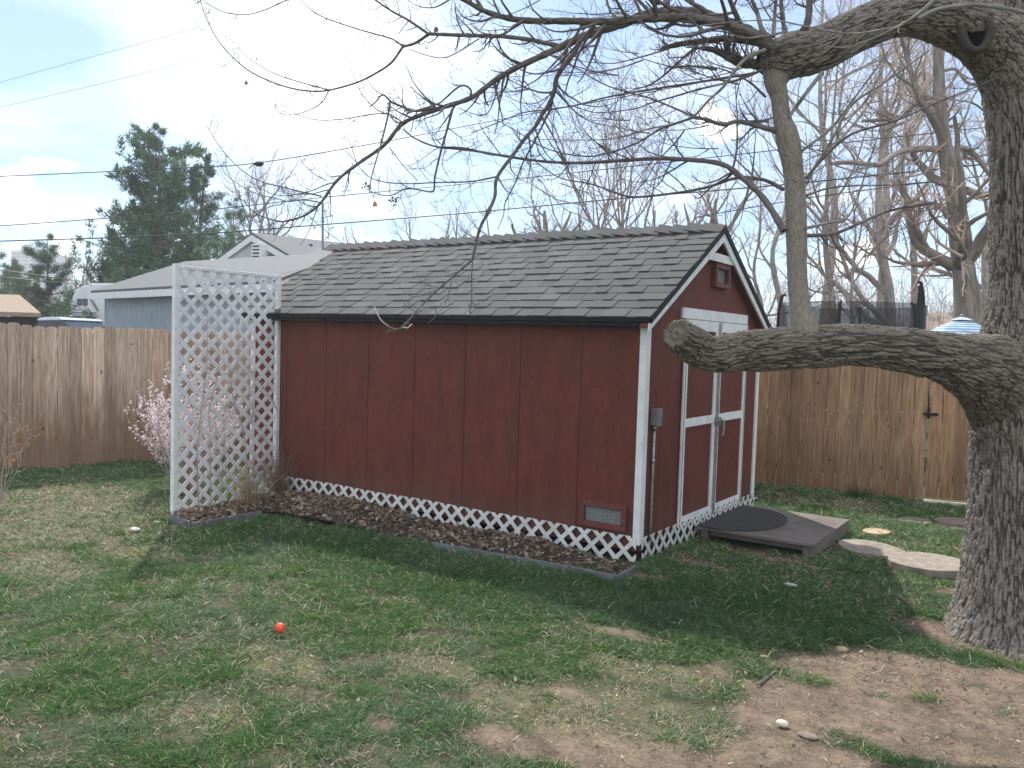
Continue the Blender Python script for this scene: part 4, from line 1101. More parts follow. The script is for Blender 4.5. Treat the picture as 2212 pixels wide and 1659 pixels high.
# denser fine crown between the hub and the roof
seedp = []
for k in range(26):
    x = trng.uniform(1030, 1700); y = trng.uniform(-120, 330)*(1 if x > 1250 else .75); d = trng.uniform(4.6, 7.2)
    a = trng.normal(0, .35)+(math.pi if trng.random() < .6 else 2.4); ln = trng.uniform(80, 260)
    pts = [(x+math.cos(a+t*.5)*ln*t, y+math.sin(a+t*.5)*ln*t*.6+18*t*t) for t in np.linspace(0, 1, 6)]
    seedp.append(resample(np.array([[*P(*p_, d+.5*t), .0050*(1.05-t*.75)] for p_, t in zip(pts, np.linspace(0, 1, 6))]), 14))
seedp = np.array(seedp); spray['twig'].add(seedp[..., :3], seedp[..., 3], 6)
P1, R1 = grow(seedp[..., :3], seedp[..., 3], 9, .45, .8, 8, .25, .12, trng, .6, .05, 1, minr=.0014); spray['twig'].add(P1, R1, 4)
P2, R2 = grow(P1, R1, 3, .5, .8, 6, .25, .12, trng, .65, .1, 1, minr=.0010); spray['twig'].add(P2, R2, 3)
tips.append(P1[:, [3, 7]].reshape(-1, 3))
for kx, mt in (('twig', 'twig'), ('pale', 'pale')): spray[kx].build('twigs', mt, mapl)
# swollen buds at nodes and tips
tp = np.concatenate(tips); octa = np.array([[1, 0, 0], [0, 1, 0], [-1, 0, 0], [0, -1, 0], [0, 0, 1.5], [0, 0, -1.5]])
of = np.array([[0, 1, 4], [1, 2, 4], [2, 3, 4], [3, 0, 4], [1, 0, 5], [2, 1, 5], [3, 2, 5], [0, 3, 5]])
sz = trng.uniform(.0022, .0040, len(tp))
np_mesh('buds', (tp[:, None]+octa[None]*sz[:, None, None]).reshape(-1, 3), (np.arange(len(tp))[:, None, None]*6+of[None]).reshape(-1, 3), 'twig', mapl, barkco=np.repeat(tp, 6, 0))
# hanging dead leaves and seed clusters


def leaf(name, pxp, d, s, col, parent, n=1, rng=random.Random(3)):
    m = MB(); m.cur = col
    for k in range(n):
        c = P(pxp[0], pxp[1], d)+np.array([rng.uniform(-1, 1), rng.uniform(-1, 1), rng.uniform(-1, 1)])*s*(.9 if n > 1 else 0)
        a = unit(np.array([rng.gauss(0, 1) for _ in range(3)])); b = unit(np.cross(a, [rng.gauss(0, 1) for _ in range(3)])); q = s*(1 if n == 1 else .35)
        if n == 1: a, b = rt, up
        m.ext([c+(a*x+b*y)*q+np.cross(a, b)*z*q for x, y, z in ((0, 1, 0), (.5, .5, .2), (.75, -.2, .1), (.6, -.9, .3), (0, -.7, 0), (-.55, -1, .2), (-.7, -.1, .1), (-.4, .55, .2))], np.cross(a, b)*.0012)
    return m.build(name, 'leaf', parent)


leaf('dead_leaf', (532, 179), 5.4, .017, (.45, .22, .18), mapl)
leaf('dead_leaf', (810, 441), 5.3, .020, (.65, .30, .12), mapl)
leaf('dead_leaf', (942, 64), 5.1, .02, (.25, .14, .12), mapl)
leaf('seed_cluster', (853, 436), 5.3, .030, (.05, .035, .04), mapl, 16)
leaf('seed_cluster', (792, 401), 5.2, .022, (.06, .04, .045), mapl, 12)
leaf('seed_cluster', (1347, 194), 4.9, .018, (.05, .035, .04), mapl, 10)
T_ = Tubes(); T_.add(np.array([P(532, 179-6, 5.4), P(535, 160, 5.38), P(541, 138, 5.36), P(543, 112, 5.35)]), np.full(4, .0012), 4)
T_.add(np.array([P(853, 430, 5.3), P(853, 420, 5.3), P(858, 409, 5.3)]), np.full(3, .0014), 4); T_.build('stalk', 'twig', mapl)


# ------------------------------------------------------------------ bare trees beyond the fences
def bare_tree(name, label, base_px, depth, top_py, rpx, seed, group='bare trees beyond the fence', bark='farbark', tw='fartwig', spread=.5, lv=(7, 6, 5, 4), trunk_pts=None, wl=.42, minr=.0032, first=.35, wide=1.0, zbase=-.3):
    rng = np.random.default_rng(seed)
    if trunk_pts is None:
        b = P(base_px[0], base_px[1], depth); tpx = base_px[0]+rng.uniform(-20, 20)
        tpt = P(tpx, top_py, depth+rng.uniform(-.6, .6)); q = [np.array([b[0], b[1], zbase]), b]
        for t in (.3, .6, 1.0): q.append(b+(tpt-b)*t+rng.normal(size=3)*.12*depth/15*(1 if t < 1 else 0))
        q = np.array([[*x, r] for x, r in zip(q, np.array([1.35, 1.1, .85, .55, .18])*rpx*depth/F_PX)])
    else:
        q = np.array([[*P(a, b, depth+(c[0] if c else 0)), r*depth/F_PX] for a, b, r, *c in trunk_pts]); f0 = q[0].copy(); f0[2] = zbase; f0[3] *= 1.25
        if q[0][2] > zbase+.3: q = np.vstack([f0, q])
    q = resample(q, 26); Ht = q[-1, 2]-q[0, 2]
    o = thing(name, label, 'tree', (q[0, 0], q[0, 1], 0), group)
    T_ = Tubes(); T_.add(q[:, :3], q[:, 3]*(1+.05*np.sin(np.arange(26)*1.9)), 12); T_.build('trunk', bark, o)
    A, RA = grow(q[None, :, :3], q[None, :, 3], lv[0], wl, .85*wide, 12, .22, .16, rng, .62, first, .98, minr=minr*1.6)
    L1 = Tubes(); L1.add(A, RA, 7)
    Bp, RB = grow(A, RA, lv[1], .55, .75, 9, .18, .17, rng, .6, .15, 1, minr=minr*1.2); L1.add(Bp, RB, 5); L1.build('limbs', bark, o)
    C_, RC = grow(Bp, RB, lv[2], .55, .75, 7, .15, .16, rng, .62, .1, 1, minr=minr); L2 = Tubes(); L2.add(C_, RC, 4)
    if len(lv) > 3:
        D_, RD = grow(C_, RC, lv[3], .6, .7, 5, .12, .16, rng, .7, .1, 1, minr=minr*.8); L2.add(D_, RD, 3)
    L2.build('twigs', tw, o)
    return o


# the pale trunk between limb and trunk with its horizontal limbs
bt = bare_tree('bare_tree', 'tall pale barked bare tree seen through the gap beside the big trunk', None, 14, None, None, 5, None, 'farbark_pale', 'warmtwig',
               trunk_pts=[(2092, 705, 30), (2083, 597, 24), (2066, 448, 20), (2044, 336, 16), (2030, 224, 13), (2026, 112, 11), (2020, 0, 9), (2005, -150, 6)], lv=(9, 6, 5, 4), wl=.30, minr=.0035)
T_ = Tubes()
for pts, r_ in ((z3((1560, 1100), (1640, 1128), (1700, 1125), (1760, 1165)), 9), (z3((1470, 870), (1540, 855), (1600, 885), (1660, 960), (1740, 1075)), 7), (z3((1410, 860), (1300, 862), (1200, 872), (1130, 905), (1060, 955), (900, 940), (780, 945)), 7.5),
                (z3((1400, 590), (1330, 600), (1260, 610), (1210, 660), (1100, 690), (960, 700)), 6), (z3((1460, 1260), (1420, 1200), (1330, 1180), (1240, 1190), (1130, 1260), (1090, 1380)), 7.5), (z3((1400, 420), (1500, 400), (1570, 480), (1680, 500), (1740, 570)), 4)):
    q = resample(np.array([[*P(a, b, 14), (r_*(1-.5*i/len(pts)))*14/F_PX] for i, (a, b) in enumerate(pts)]), 22); T_.add(q[:, :3], q[:, 3], 10)
    A, RA = grow(q[None, :, :3], q[None, :, 3], 9, .5, .9, 8, .25, .2, RNG, .5, .1, 1, minr=.004); T_.add(A, RA, 5)
    A2, RA2 = grow(A, RA, 5, .55, .8, 6, .2, .2, RNG, .5, .1, 1, minr=.003); T_.add(A2, RA2, 3)
    A3, RA3 = grow(A2, RA2, 4, .55, .8, 5, .2, .2, RNG, .6, .1, 1, minr=.0025); T_.add(A3, RA3, 3)
T_.build('limbs', 'farbark', bt)

specs = [
    # label, base px, depth, top y, r px, seed, kw
    ('slender pale bare tree with forked stem right of the upright stem', (1800, 690), 20, 120, 7, 21, dict(bark='farbark_pale', tw='fartwig', first=.4, lv=(9, 6, 4, 3))),
    ('bare tree with twin crooked limbs behind the trampoline net', (1924, 690), 19, 190, 11, 22, dict(lv=(8, 6, 5, 3), first=.25)),
    ('bare tree with budding brown crown behind the netted trampoline, farther right', (1975, 690), 27, 110, 7, 23, dict(tw='warmtwig', lv=(9, 7, 5, 4), minr=.005)),
    ('thin bare tree with fine twigs just right of the shed gable', (1648, 690), 22, 330, 4, 24, dict(lv=(9, 6, 5, 3))),
    ('bare tree with brownish buds left of the upright stem', (1690, 690), 30, 230, 6, 25, dict(tw='warmtwig', lv=(10, 7, 5, 3), minr=.006)),
    ('tall budding tree filling the sky behind the upright stem', (1780, 690), 34, -60, 9, 26, dict(tw='warmtwig', lv=(13, 9, 7, 4), minr=.0045, first=.45)),
    ('tall budding tree filling the sky left of the pale barked tree', (1900, 690), 36, -80, 9, 27, dict(tw='warmtwig', lv=(13, 9, 7, 4), minr=.0045, first=.4)),
    ('budding tree showing directly behind the big trunk base gap', (2130, 690), 26, 150, 9, 28, dict(tw='warmtwig', lv=(11, 7, 5, 3), minr=.005)),
    ('many stemmed bare shrub tree fanning up behind the roof ridge', (1356, 640), 21, 340, 5, 29, dict(lv=(20, 5, 4, 3), wl=.75, first=.30, wide=.42, minr=.0045)),
    ('second many stemmed bare tree behind the roof, left of the fan', (1290, 640), 24, 380, 5, 30, dict(lv=(14, 5, 4, 3), wl=.7, first=.30, wide=.5, minr=.0045)),
    ('old pollarded bare tree with knobbly head above the roof ridge', (1160, 640), 20, 455, 15, 31, dict(lv=(9, 5, 5, 3), wl=.36, first=.55, wide=1.3)),
    ('dark forked bare tree standing directly behind the gable peak', (1560, 640), 18, 430, 12, 32, dict(lv=(9, 5, 5, 3), wl=.5, first=.4, wide=.8)),
    ('bare tree with knobbly cut stub left of the gable peak', (1480, 640), 19, 440, 8, 33, dict(lv=(8, 5, 4, 3), wl=.5, first=.45)),
    ('small far bare tree above the left end of the roof', (905, 640), 34, 480, 4, 34, dict(lv=(9, 6, 4), minr=.006)),
    ('far bare tree above the roof between the wires', (980, 640), 36, 465, 4, 35, dict(lv=(10, 6, 5), minr=.006)),
    ('far bare tree just left of the long hanging twig over the roof', (1060, 640), 30, 440, 4, 36, dict(lv=(10, 6, 5), minr=.006)),
    ('round crowned reddish bare tree behind the tall spruce', (560, 600), 34, 395, 6, 37, dict(tw='fartwig', lv=(16, 8, 6, 2), wl=.48, first=.45, minr=.006)),
    ('small far bare tree above the neighbour roof by the mast', (760, 620), 40, 510, 3, 38, dict(lv=(9, 5, 4), minr=.007)),
    ('bare tree behind the fence with low twiggy crown at mid gap', (1840, 700), 17, 420, 4, 39, dict(lv=(9, 6, 5, 3))),
    ('far bare tree between the two pines on the left', (195, 640), 48, 560, 4, 40, dict(lv=(9, 6, 4), minr=.008)),
]
for lab, bp, dp, ty, rp, sd, kw in specs: bare_tree('bare_tree', lab, bp, dp, ty, rp, sd, **kw)


# ------------------------------------------------------------------ conifers
def conifer(name, label, apex, base_py, depth, halfw_px, seed, group, nbr=120, tone=(.045, .075, .052), lean=0, irregular=.5, zb=-.2):
    rng = np.random.default_rng(seed)
    top = P(apex[0], apex[1], depth); b = np.array([top[0]+lean, top[1], zb]); H = top[2]-zb; hw = halfw_px*depth/F_PX
    o = thing(name, label, 'conifer', (b[0], b[1], 0), group)
    tr_ = np.array([b+(top-b)*t for t in np.linspace(0, 1, 12)]); T_ = Tubes(); T_.add(tr_, np.linspace(.022*H, .005, 12), 8)
    T_.build('trunk', 'farbark', o)
    t = 1-rng.random(nbr)**.75*.86; az = rng.uniform(0, 2*np.pi, nbr)
    prof = np.sin(np.clip((1-t)*1.35, 0, 1)*np.pi/2)**.8*hw*(1-irregular+2*irregular*rng.random(nbr)**1.4)*(.80+.35*np.sin(az*2+t*9+seed))+.10
    st = b+(top-b)*t[:, None]; n = 9; s = np.linspace(0, 1, n)
    d = np.stack([np.cos(az), np.sin(az)], -1)
    lift = .30-.55*(1-t)
    Pb = np.empty((nbr, n, 3)); Pb[..., :2] = st[:, None, :2]+d[:, None]*prof[:, None, None]*s[None, :, None]
    Pb[..., 2] = st[:, None, 2]+prof[:, None]*(lift[:, None]*s+.32*s**2.2)
    Pb += rng.normal(size=Pb.shape)*.03*s[None, :, None]*prof[:, None, None]
    Rb = np.maximum(prof[:, None]*.02*(1.1-s[None]), .006)
    Lm = Tubes(); Lm.add(Pb, Rb, 4)
    C1, RC1 = grow(Pb, Rb, 9, .38, .9, 5, .22, .12, rng, .6, .2, 1, minr=.005); Lm.add(C1, RC1, 3); Lm.build('branches', 'farbark', o)
    # needle tufts: short blades all round the shoots
    src = np.concatenate([C1.reshape(-1, 3), Pb[:, 4:].reshape(-1, 3), C1[:, 2:].reshape(-1, 3)])
    tan = np.concatenate([unit(np.gradient(C1, axis=1)).reshape(-1, 3), unit(np.gradient(Pb, axis=1))[:, 4:].reshape(-1, 3), unit(np.gradient(C1, axis=1))[:, 2:].reshape(-1, 3)])
    K = 7; N = len(src)*K; c = np.repeat(src, K, 0)+rng.normal(size=(N, 3))*.05*depth/28
    K = 7 if False else K; dd = unit(np.repeat(tan, K, 0)*.7+rng.normal(size=(N, 3))*.65+[0, 0, .25]); ln = rng.uniform(.10, .26, N)*hw/2.2*np.clip(.35+np.linalg.norm(c[:, :2]-b[:2], axis=1)/hw, .35, 1.0); sd = unit(np.cross(dd, rng.normal(size=(N, 3))))*(ln*.13)[:, None]
    v = np.stack([c-sd, c+sd, c+dd*ln[:, None]], 1).reshape(-1, 3)
    cl = fbm(c*1.1+seed, 3, seed); k = (.30+1.15*cl)[:, None]*rng.uniform(.75, 1.25, (N, 1)); tint = np.repeat(np.array(tone)*[2.5, 2.8, 2.1]*k+np.array([.03, .018, .005])*rng.random((N, 1)), 3, 0)
    np_mesh('crown', v, np.arange(N*3).reshape(-1, 3), 'needle', o, tint=tint)
    return o


conifer('spruce_tree', 'tallest dark green spruce standing behind the grey garage', (345, 275), 610, 28, 132, 3, 'evergreens beyond the left fence', 170, (.05, .085, .062))
conifer('spruce_tree', 'narrower spruce with a leaning top just right of the tallest one', (447, 312), 610, 29.5, 66, 4, 'evergreens beyond the left fence', 90, (.045, .075, .055), -1.0, .5)
conifer('spruce_tree', 'low broad evergreen in front of the reddish bare tree', (505, 432), 620, 31, 62, 5, 'evergreens beyond the left fence', 80, (.055, .08, .045), 0, .45)
conifer('spruce_tree', 'shorter evergreen between the tan roof and the camper', (103, 508), 690, 30, 62, 6, 'evergreens beyond the left fence', 110, (.04, .062, .045))
conifer('spruce_tree', 'evergreen cut off by the left edge of the view', (-22, 455), 690, 26, 34, 7, 'evergreens beyond the left fence', 60, (.045, .07, .05))
conifer('spruce_tree', 'dark low evergreen at the left behind the tan roof', (30, 560), 690, 38, 60, 8, 'evergreens beyond the left fence', 70, (.035, .055, .042))
conifer('spruce_tree', 'slim dark evergreen at the left end of the garage roof', (243, 500), 690, 33, 42, 9, 'evergreens beyond the left fence', 60, (.04, .068, .05), 0, .4)

# ------------------------------------------------------------------ garage, house, camper, far buildings
MAT['greywall'] = simple('grey_painted_wall', (.36, .42, .46), (.31, .37, .41), 3, .7, bs=.3, bscale=40)
MAT['greyroof'] = simple('grey_shingle_roof', (.16, .172, .178), (.115, .125, .13), 26, .9, bs=.6, bscale=90, stretch=(1, 1, 2.5))
nt = MAT['greyroof'].node_tree; b_ = nt.nodes['Principled BSDF']; src = b_.inputs['Base Color'].links[0].from_socket
tc = nt.nodes.new('ShaderNodeTexCoord'); sp = nt.nodes.new('ShaderNodeSeparateXYZ'); nt.links.new(tc.outputs['Object'], sp.inputs[0])
fr_ = mathn(nt, 'FRACT', mathn(nt, 'ADD', mathn(nt, 'MULTIPLY', sp.outputs[2], 17.0), mathn(nt, 'MULTIPLY', noise(nt, 2.0, 3), .25)), 0.0)
nt.links.new(mixrgb(nt, ramp(nt, fr_, .0, .25, .5, 0), src, (.07, .075, .08)), b_.inputs['Base Color'])
MAT['housewall'] = simple('white_siding', (.62, .64, .66), (.55, .57, .60), 3, .6)
gr = thing('garage', 'grey garage with pale shingle roof behind the left fence', 'garage', P(400, 700, 19))
eR = P(596, 604, 15.2); eL = P(196, 628, 22.0); eL[2] = eR[2] = (eR[2]+eL[2])/2
rR = P(762, 541, 17.6); rL = P(398, 566, 21.5); rR[2] = rL[2] = (rR[2]+rL[2])/2
ex = unit(eR-eL); back = rR-eR
bR = eR+np.array([back[0]*2, back[1]*2, 0]); bL = eL+np.array([(rL-eL)[0]*2, (rL-eL)[1]*2, 0])
m = MB(); th_ = np.array([0, 0, -.06])
m.ext([eL, eR, rR, rL], th_); m.ext([rL, rR, bR, bL], th_); m.ext([eL, rL, bL], th_)
m.build('roof', 'greyroof', gr)
m = MB(); inn = unit(np.cross([0, 0, 1], ex)); 
m.ext([eL+[0, 0, -.062], eR+[0, 0, -.062], eR+[0, 0, -.22], eL+[0, 0, -.22]], inn*.03); m.build('fascia', 'white', gr)
m = MB(); rk = unit(rR-eR); m.ext([eR+[0, 0, -.062]+ex*.0, rR+[0, 0, -.062], rR+[0, 0, -.22], eR+[0, 0, -.22]], -ex*.03); m.build('fascia', 'white', gr)
w0 = eL+ex*.14+inn*.30; w1 = eR-ex*.35+inn*.30; w0[2] = w1[2] = -.2; H_ = eR[2]-.2+.2
Lw = np.linalg.norm(w1-w0); nb = int(Lw/.2)
m = MB()
for k in range(nb): a = w0+(w1-w0)*(k/nb); b = w0+(w1-w0)*((k+1)/nb-.012/ (Lw/nb)/nb); m.ext([a, b, b+[0, 0, H_], a+[0, 0, H_]], inn*.03)
m.ext([w0+inn*.012, w1+inn*.012, w1+inn*.012+[0, 0, H_], w0+inn*.012+[0, 0, H_]], inn*.05)
bk = np.array([back[0], back[1], 0])*1.8
m.ext([w1, w1+bk, w1+bk+[0, 0, H_], w1+[0, 0, H_]], -ex*.05); vw = unit((w0-CAM)*[1, 1, 0])*5+ex*.3; m.ext([w0+ex*.06, w0+vw, w0+vw+[0, 0, H_], w0+ex*.06+[0, 0, H_]], ex*.05)
m.build('wall', 'greywall', gr)

hs = thing('house', 'white house with louvred gable vent and grey roof behind the garage', 'house', P(560, 700, 26))
HD = 24.5; gl, gp, gr_ = P(478, 572, HD), P(557, 513, HD), P(652, 560, HD-1.2)
gl[2] = gr_[2] = (gl[2]+gr_[2])/2; depthv = np.array([fw[0]*.5+rt[0]*.55, fw[1]*.5+rt[1]*.55, 0])*9
m = MB(); base = lambda p: np.array([p[0], p[1], -.2])
m.ext([base(gl), base(gr_), gr_, gp, gl], depthv*.98+[0, 0, 0]); m.build('wall', 'housewall', hs)
m = MB(); ov = (gr_-gl)*.05; ovz = np.array([0, 0, -.08])
for a, s in ((gl, -1), (gr_, 1)):
    e_ = a+ov*s+ovz; fr_ = -depthv/9*.25
    m.ext([e_+fr_, gp+[0, 0, .05]+fr_, gp+[0, 0, .05]+depthv, e_+depthv], (0, 0, .08))
m.build('roof', 'greyroof', hs)
for a, s in ((gl, -1), (gr_, 1)):
    m = MB(); e_ = a+ov*s+ovz; fr_ = -depthv/9*.28; m.ext([e_+fr_, gp+[0, 0, .05]+fr_, gp+[0, 0, -.13]+fr_, e_+fr_+[0, 0, -.16]], depthv/9*.03); m.build('barge_board', 'white', hs)
m = MB(); c = P(553, 543, HD-.32-.25); a = unit(gr_-gl)*[1, 1, 0]; v_ = np.array([0, 0, 1.])
m.ext([c-a*.17-v_*.22, c+a*.17-v_*.22, c+a*.17+v_*.22, c-a*.17+v_*.22], unit(depthv)*.35); f_ = m.build('gable_vent', 'white', hs)
m = MB()
for k in range(4): zc = -.15+k*.1; q = c-unit(depthv)*.012; m.ext([q-a*.12+v_*(zc-.018), q+a*.12+v_*(zc-.018), q+a*.12+v_*(zc+.018), q-a*.12+v_*(zc+.018)], unit(depthv)*.02)
m.build('louvre', 'darkvoid', f_)
m = MB(); q1, q2 = P(560, 512, 27), P(757, 547, 24); q3 = P(757, 600, 20); q4 = P(600, 600, 21); m.ext([q1, q2, q3, q4], (0, 0, -.12)); m.build('roof', 'greyroof', hs)
m = MB(); c = P(671, 532, 25); m.tube([c-[0, 0, .3], c+[0, 0, .06]], .06, 10); m.build('vent_pipe', 'black', hs)
ms = thing('antenna_mast', 'thin antenna mast with short crossbars rising behind the house roof', 'mast', P(697, 600, 26)*[1, 1, 0])
a = P(697, 530, 26); b = P(697, 438, 26); m = MB(); m.tube([a*[1, 1, 0], a, b], .035, 6); m.build('pole', 'greybox', ms)
m = MB()
for yy, w_ in ((444, 14), (474, 22)):
    m.tube([P(697-w_*.2, yy-3, 26), P(697+w_, yy-8, 26)], .012, 5); m.tube([P(697+w_, yy-8, 26), P(697+w_*.8, yy+12, 26)], .010, 5)
m.build('crossbar', 'greybox', ms)

# camper (front bunk of a travel trailer)
MAT['camper'] = simple('white_fibreglass', (.66, .68, .70), (.6, .62, .65), 3, .35)
MAT['glass'] = simple('dark_glass', (.03, .04, .05), (.05, .06, .07), 3, .08)
cp = thing('camper_trailer', 'white camper trailer with rounded nose and twin window beside the garage', 'camper', P(190, 700, 26)*[1, 1, 0])
CD = 26
prof = [(152, 683), (151, 660), (155, 640), (165, 624), (180, 615), (200, 611), (300, 611), (300, 740), (212, 740), (209, 686)]
m = MB(); bv = np.array([fw[0], fw[1], 0])*2.3; m.ext([P(x, y, CD) for x, y in prof], bv); m.build('body', 'camper', cp, bevel=.08)
for x0, x1 in ((166, 176), (178, 188)):
    m = MB(); m.ext([P(x, y, CD-.03) for x, y in ((x0, 645), (x1, 645), (x1, 660), (x0, 660))], bv*.02); m.build('window', 'glass', cp, bevel=.01)
m = MB(); m.ext([P(x, y, CD-.02) for x, y in ((193, 645), (200, 648), (212, 668), (212, 674), (206, 668), (198, 655))], bv*.015); m.build('stripe', 'greybox', cp)
m = MB(); m.ext([P(x, y, CD-.02) for x, y in ((154, 674), (208, 675), (208, 677), (154, 676))], bv*.015); m.build('stripe', 'greybox', cp)

MAT['tanroof'] = simple('tan_shingles', (.34, .26, .19), (.27, .20, .145), 20, .9, bs=.5, bscale=60)
MAT['darkwall'] = simple('dark_brown_wall', (.045, .035, .03), (.03, .024, .02), 6, .8)
ou = thing('outbuilding', 'low dark outbuilding with tan shingle roof at the left edge', 'outbuilding', P(20, 700, 17)*[1, 1, 0])
OD = 17; a, b = P(-160, 676, OD), P(88, 676, OD); a[2] = b[2]; c, d = P(42, 637, OD+1.6), P(-160, 637, OD+1.6); d[2] = c[2]
m = MB(); m.ext([a, b, c, d], (0, 0, -.08)); bk2 = np.array([fw[0], fw[1], 0])*3.4; m.ext([d, c, b+bk2-rt*2.4, a+bk2], (0, 0, -.08)); m.build('roof', 'tanroof', ou)
m = MB(); f2 = lambda p: np.array([p[0], p[1], -.2]); u_ = unit(b-a); a2, b2 = a+u_*.3+bk2*.08, b-u_*.2+bk2*.08; hh_ = b[2]-.09+.2
m.ext([f2(a2), f2(b2), f2(b2)+[0, 0, hh_], f2(a2)+[0, 0, hh_]], bk2*.8); m.build('wall', 'darkwall', ou)

# parked car roof over the fence
MAT['carpaint'] = simple('silver_blue_paint', (.62, .68, .74), (.55, .62, .68), 3, .25, metal=.3)
cr = thing('parked_car', 'pale car of which only the bright roof shows above the left fence', 'car', P(112, 760, 16)*[1, 1, 0])
q = [P(x, y, 15.5) for x, y in ((78, 691), (84, 687), (96, 685), (115, 684.5), (130, 686), (139, 690), (136, 692), (82, 693))]
bw = np.array([fw[0], fw[1], 0])*1.5; m = MB(); m.ext(q, bw); m.build('roof', 'carpaint', cr, bevel=.03)
q = [P(x, y, 15.5) for x, y in ((83, 693.2), (136, 692.4), (150, 712), (72, 714))]; m = MB(); m.ext(q, bw); m.build('windows', 'glass', cr, bevel=.02)
q = [P(x, y, 15.45) for x, y in ((70, 715), (152, 713), (185, 722), (188, 765), (42, 767), (40, 726))]; m = MB(); m.ext(q, bw*1.1); m.build('body', 'carpaint', cr, bevel=.05)
for x in (72, 158):
    m = MB(); c = P(x, 766, 15.4); m.tube([c, c+unit(bw)*.2], .32, 20); m.build('wheel', 'black', cr)

# far tower block
MAT['concrete'] = simple('far_concrete', (.44, .45, .46), (.38, .39, .40), .3, .8)
tb = thing('tower_block', 'far grey high rise block behind the left evergreens', 'building', P(45, 700, 330)*[1, 1, 0])
TBD = 330
for nm, x0, x1, y0 in (('wing', 24, 44, 541), ('wing', 44.3, 72, 534)):
    m = MB(); m.ext([P(x0, 720, TBD), P(x1, 720, TBD), P(x1, y0, TBD), P(x0, y0, TBD)], fw*30); w_ = m.build(nm, 'concrete', tb)
    m = MB()
    for k in range(22): yy = y0+5+k*7.5; m.ext([P(x0+1.5, yy, TBD-.4), P(x1-1.5, yy, TBD-.4), P(x1-1.5, yy+3, TBD-.4), P(x0+1.5, yy+3, TBD-.4)], fw*.3)
    m.build('window_bands', 'greybox', w_)

# tan roofed house and umbrella, trampoline beyond the right fence
nh = thing('house', 'neighbour house with plain tan roof behind the blue striped umbrella', 'house', P(2060, 700, 24)*[1, 1, 0])
a, b, c, d = P(1996, 722, 22), P(2330, 722, 22), P(2330, 674, 25), P(2006, 676, 25); m = MB(); m.ext([a, b, c, d], (0, 0, -.1)); m.build('roof', 'tanroof', nh)
m = MB(); k_ = np.array([fw[0], fw[1], 0]); m.ext([f2(a)+k_*.4, f2(b)+k_*.4, np.array([b[0], b[1], b[2]-.12])+k_*.4, np.array([a[0], a[1], a[2]-.12])+k_*.4], k_*4); m.build('wall', 'darkwall', nh)


def stripe_mat():
    m, nt, b = new_mat('striped_canvas'); b.inputs['Roughness'].default_value = .8
    a = nt.nodes.new('ShaderNodeAttribute'); a.attribute_name = 'tint'; nt.links.new(a.outputs['Color'], b.inputs['Base Color']); return m


MAT['canvas'] = stripe_mat()
um = thing('patio_umbrella', 'blue and white striped patio umbrella above the right fence', 'umbrella', P(2068, 860, 12)*[1, 1, 0])
c = P(2078, 690, 12.0); m = MB(); sides = 8; R_u = .66; nr_ = 20
for k in range(sides):
    a0, a1 = 2*math.pi*k/sides+.3, 2*math.pi*(k+1)/sides+.3
    for j in range(nr_):
        r0u, r1u = R_u*j/nr_, R_u*(j+1)/nr_; m.cur = (.09, .24, .38) if j % 2 else (.50, .56, .60)
        h = lambda r: -.34*(r/R_u)**1.5
        m.poly([c+[r0u*math.cos(a0), r0u*math.sin(a0), h(r0u)], c+[r1u*math.cos(a0), r1u*math.sin(a0), h(r1u)], c+[r1u*math.cos(a1), r1u*math.sin(a1), h(r1u)], c+[r0u*math.cos(a1), r0u*math.sin(a1), h(r0u)]])
m.build('canopy', 'canvas', um)
m = MB(); m.tube([c*[1, 1, 0], c+[0, 0, .02]], .022, 8); m.tube([c+[0, 0, .02], c+[0, 0, .06], c+[0, 0, .08]], [.03, .035, .01], 8); m.build('pole', 'greybox', um)
m = MB(); m.cur = (.55, .62, .66); q = [c+[.15*math.cos(a), .15*math.sin(a), -.01] for a in np.linspace(0, 6.28, 9)[:-1]]
for k in range(8): m.poly([c+[0, 0, .05], q[k], q[(k+1) % 8]])
m.build('vent_cap', 'canvas', um)

tp_ = thing('trampoline', 'netted trampoline with dark poles seen above the right fence', 'trampoline', P(1830, 800, 15)*[1, 1, 0])


def net_mat():
    m, nt, b = new_mat('safety_net'); b.inputs['Base Color'].default_value = (.02, .022, .025, 1); b.inputs['Roughness'].default_value = .9
    t = nt.nodes.new('ShaderNodeBsdfTransparent'); mx = nt.nodes.new('ShaderNodeMixShader'); mx.inputs[0].default_value = .60
    nt.links.new(t.outputs[0], mx.inputs[1]); nt.links.new(b.outputs[0], mx.inputs[2]); nt.links.new(mx.outputs[0], nt.nodes['Material Output'].inputs[0]); return m


MAT['net'] = net_mat()
TPD = 14.0; cen = P(1832, 780, TPD); cen[2] = 0; Rt = 1.15
zt_ = P(1832, 646, TPD)[2]; m = MB(); n = 48
for k in range(n):
    a0, a1 = 2*math.pi*k/n, 2*math.pi*(k+1)/n
    m.poly([cen+[Rt*math.cos(a0), Rt*math.sin(a0), .8], cen+[Rt*math.cos(a1), Rt*math.sin(a1), .8], cen+[Rt*math.cos(a1), Rt*math.sin(a1), zt_-.1], cen+[Rt*math.cos(a0), Rt*math.sin(a0), zt_-.1]])
m.build('net', 'net', tp_)
m = MB(); th = np.linspace(0, 2*np.pi, 49); m.tube([cen+[Rt*math.cos(a), Rt*math.sin(a), .8] for a in th], .03, 8, False); m.build('frame', 'metal', tp_)
m = MB(); m.tube([cen+[0, 0, .79], cen+[0, 0, .795]], Rt*.95, 40); m.build('mat', 'black', tp_)
yw = math.atan2(rt[1], rt[0])
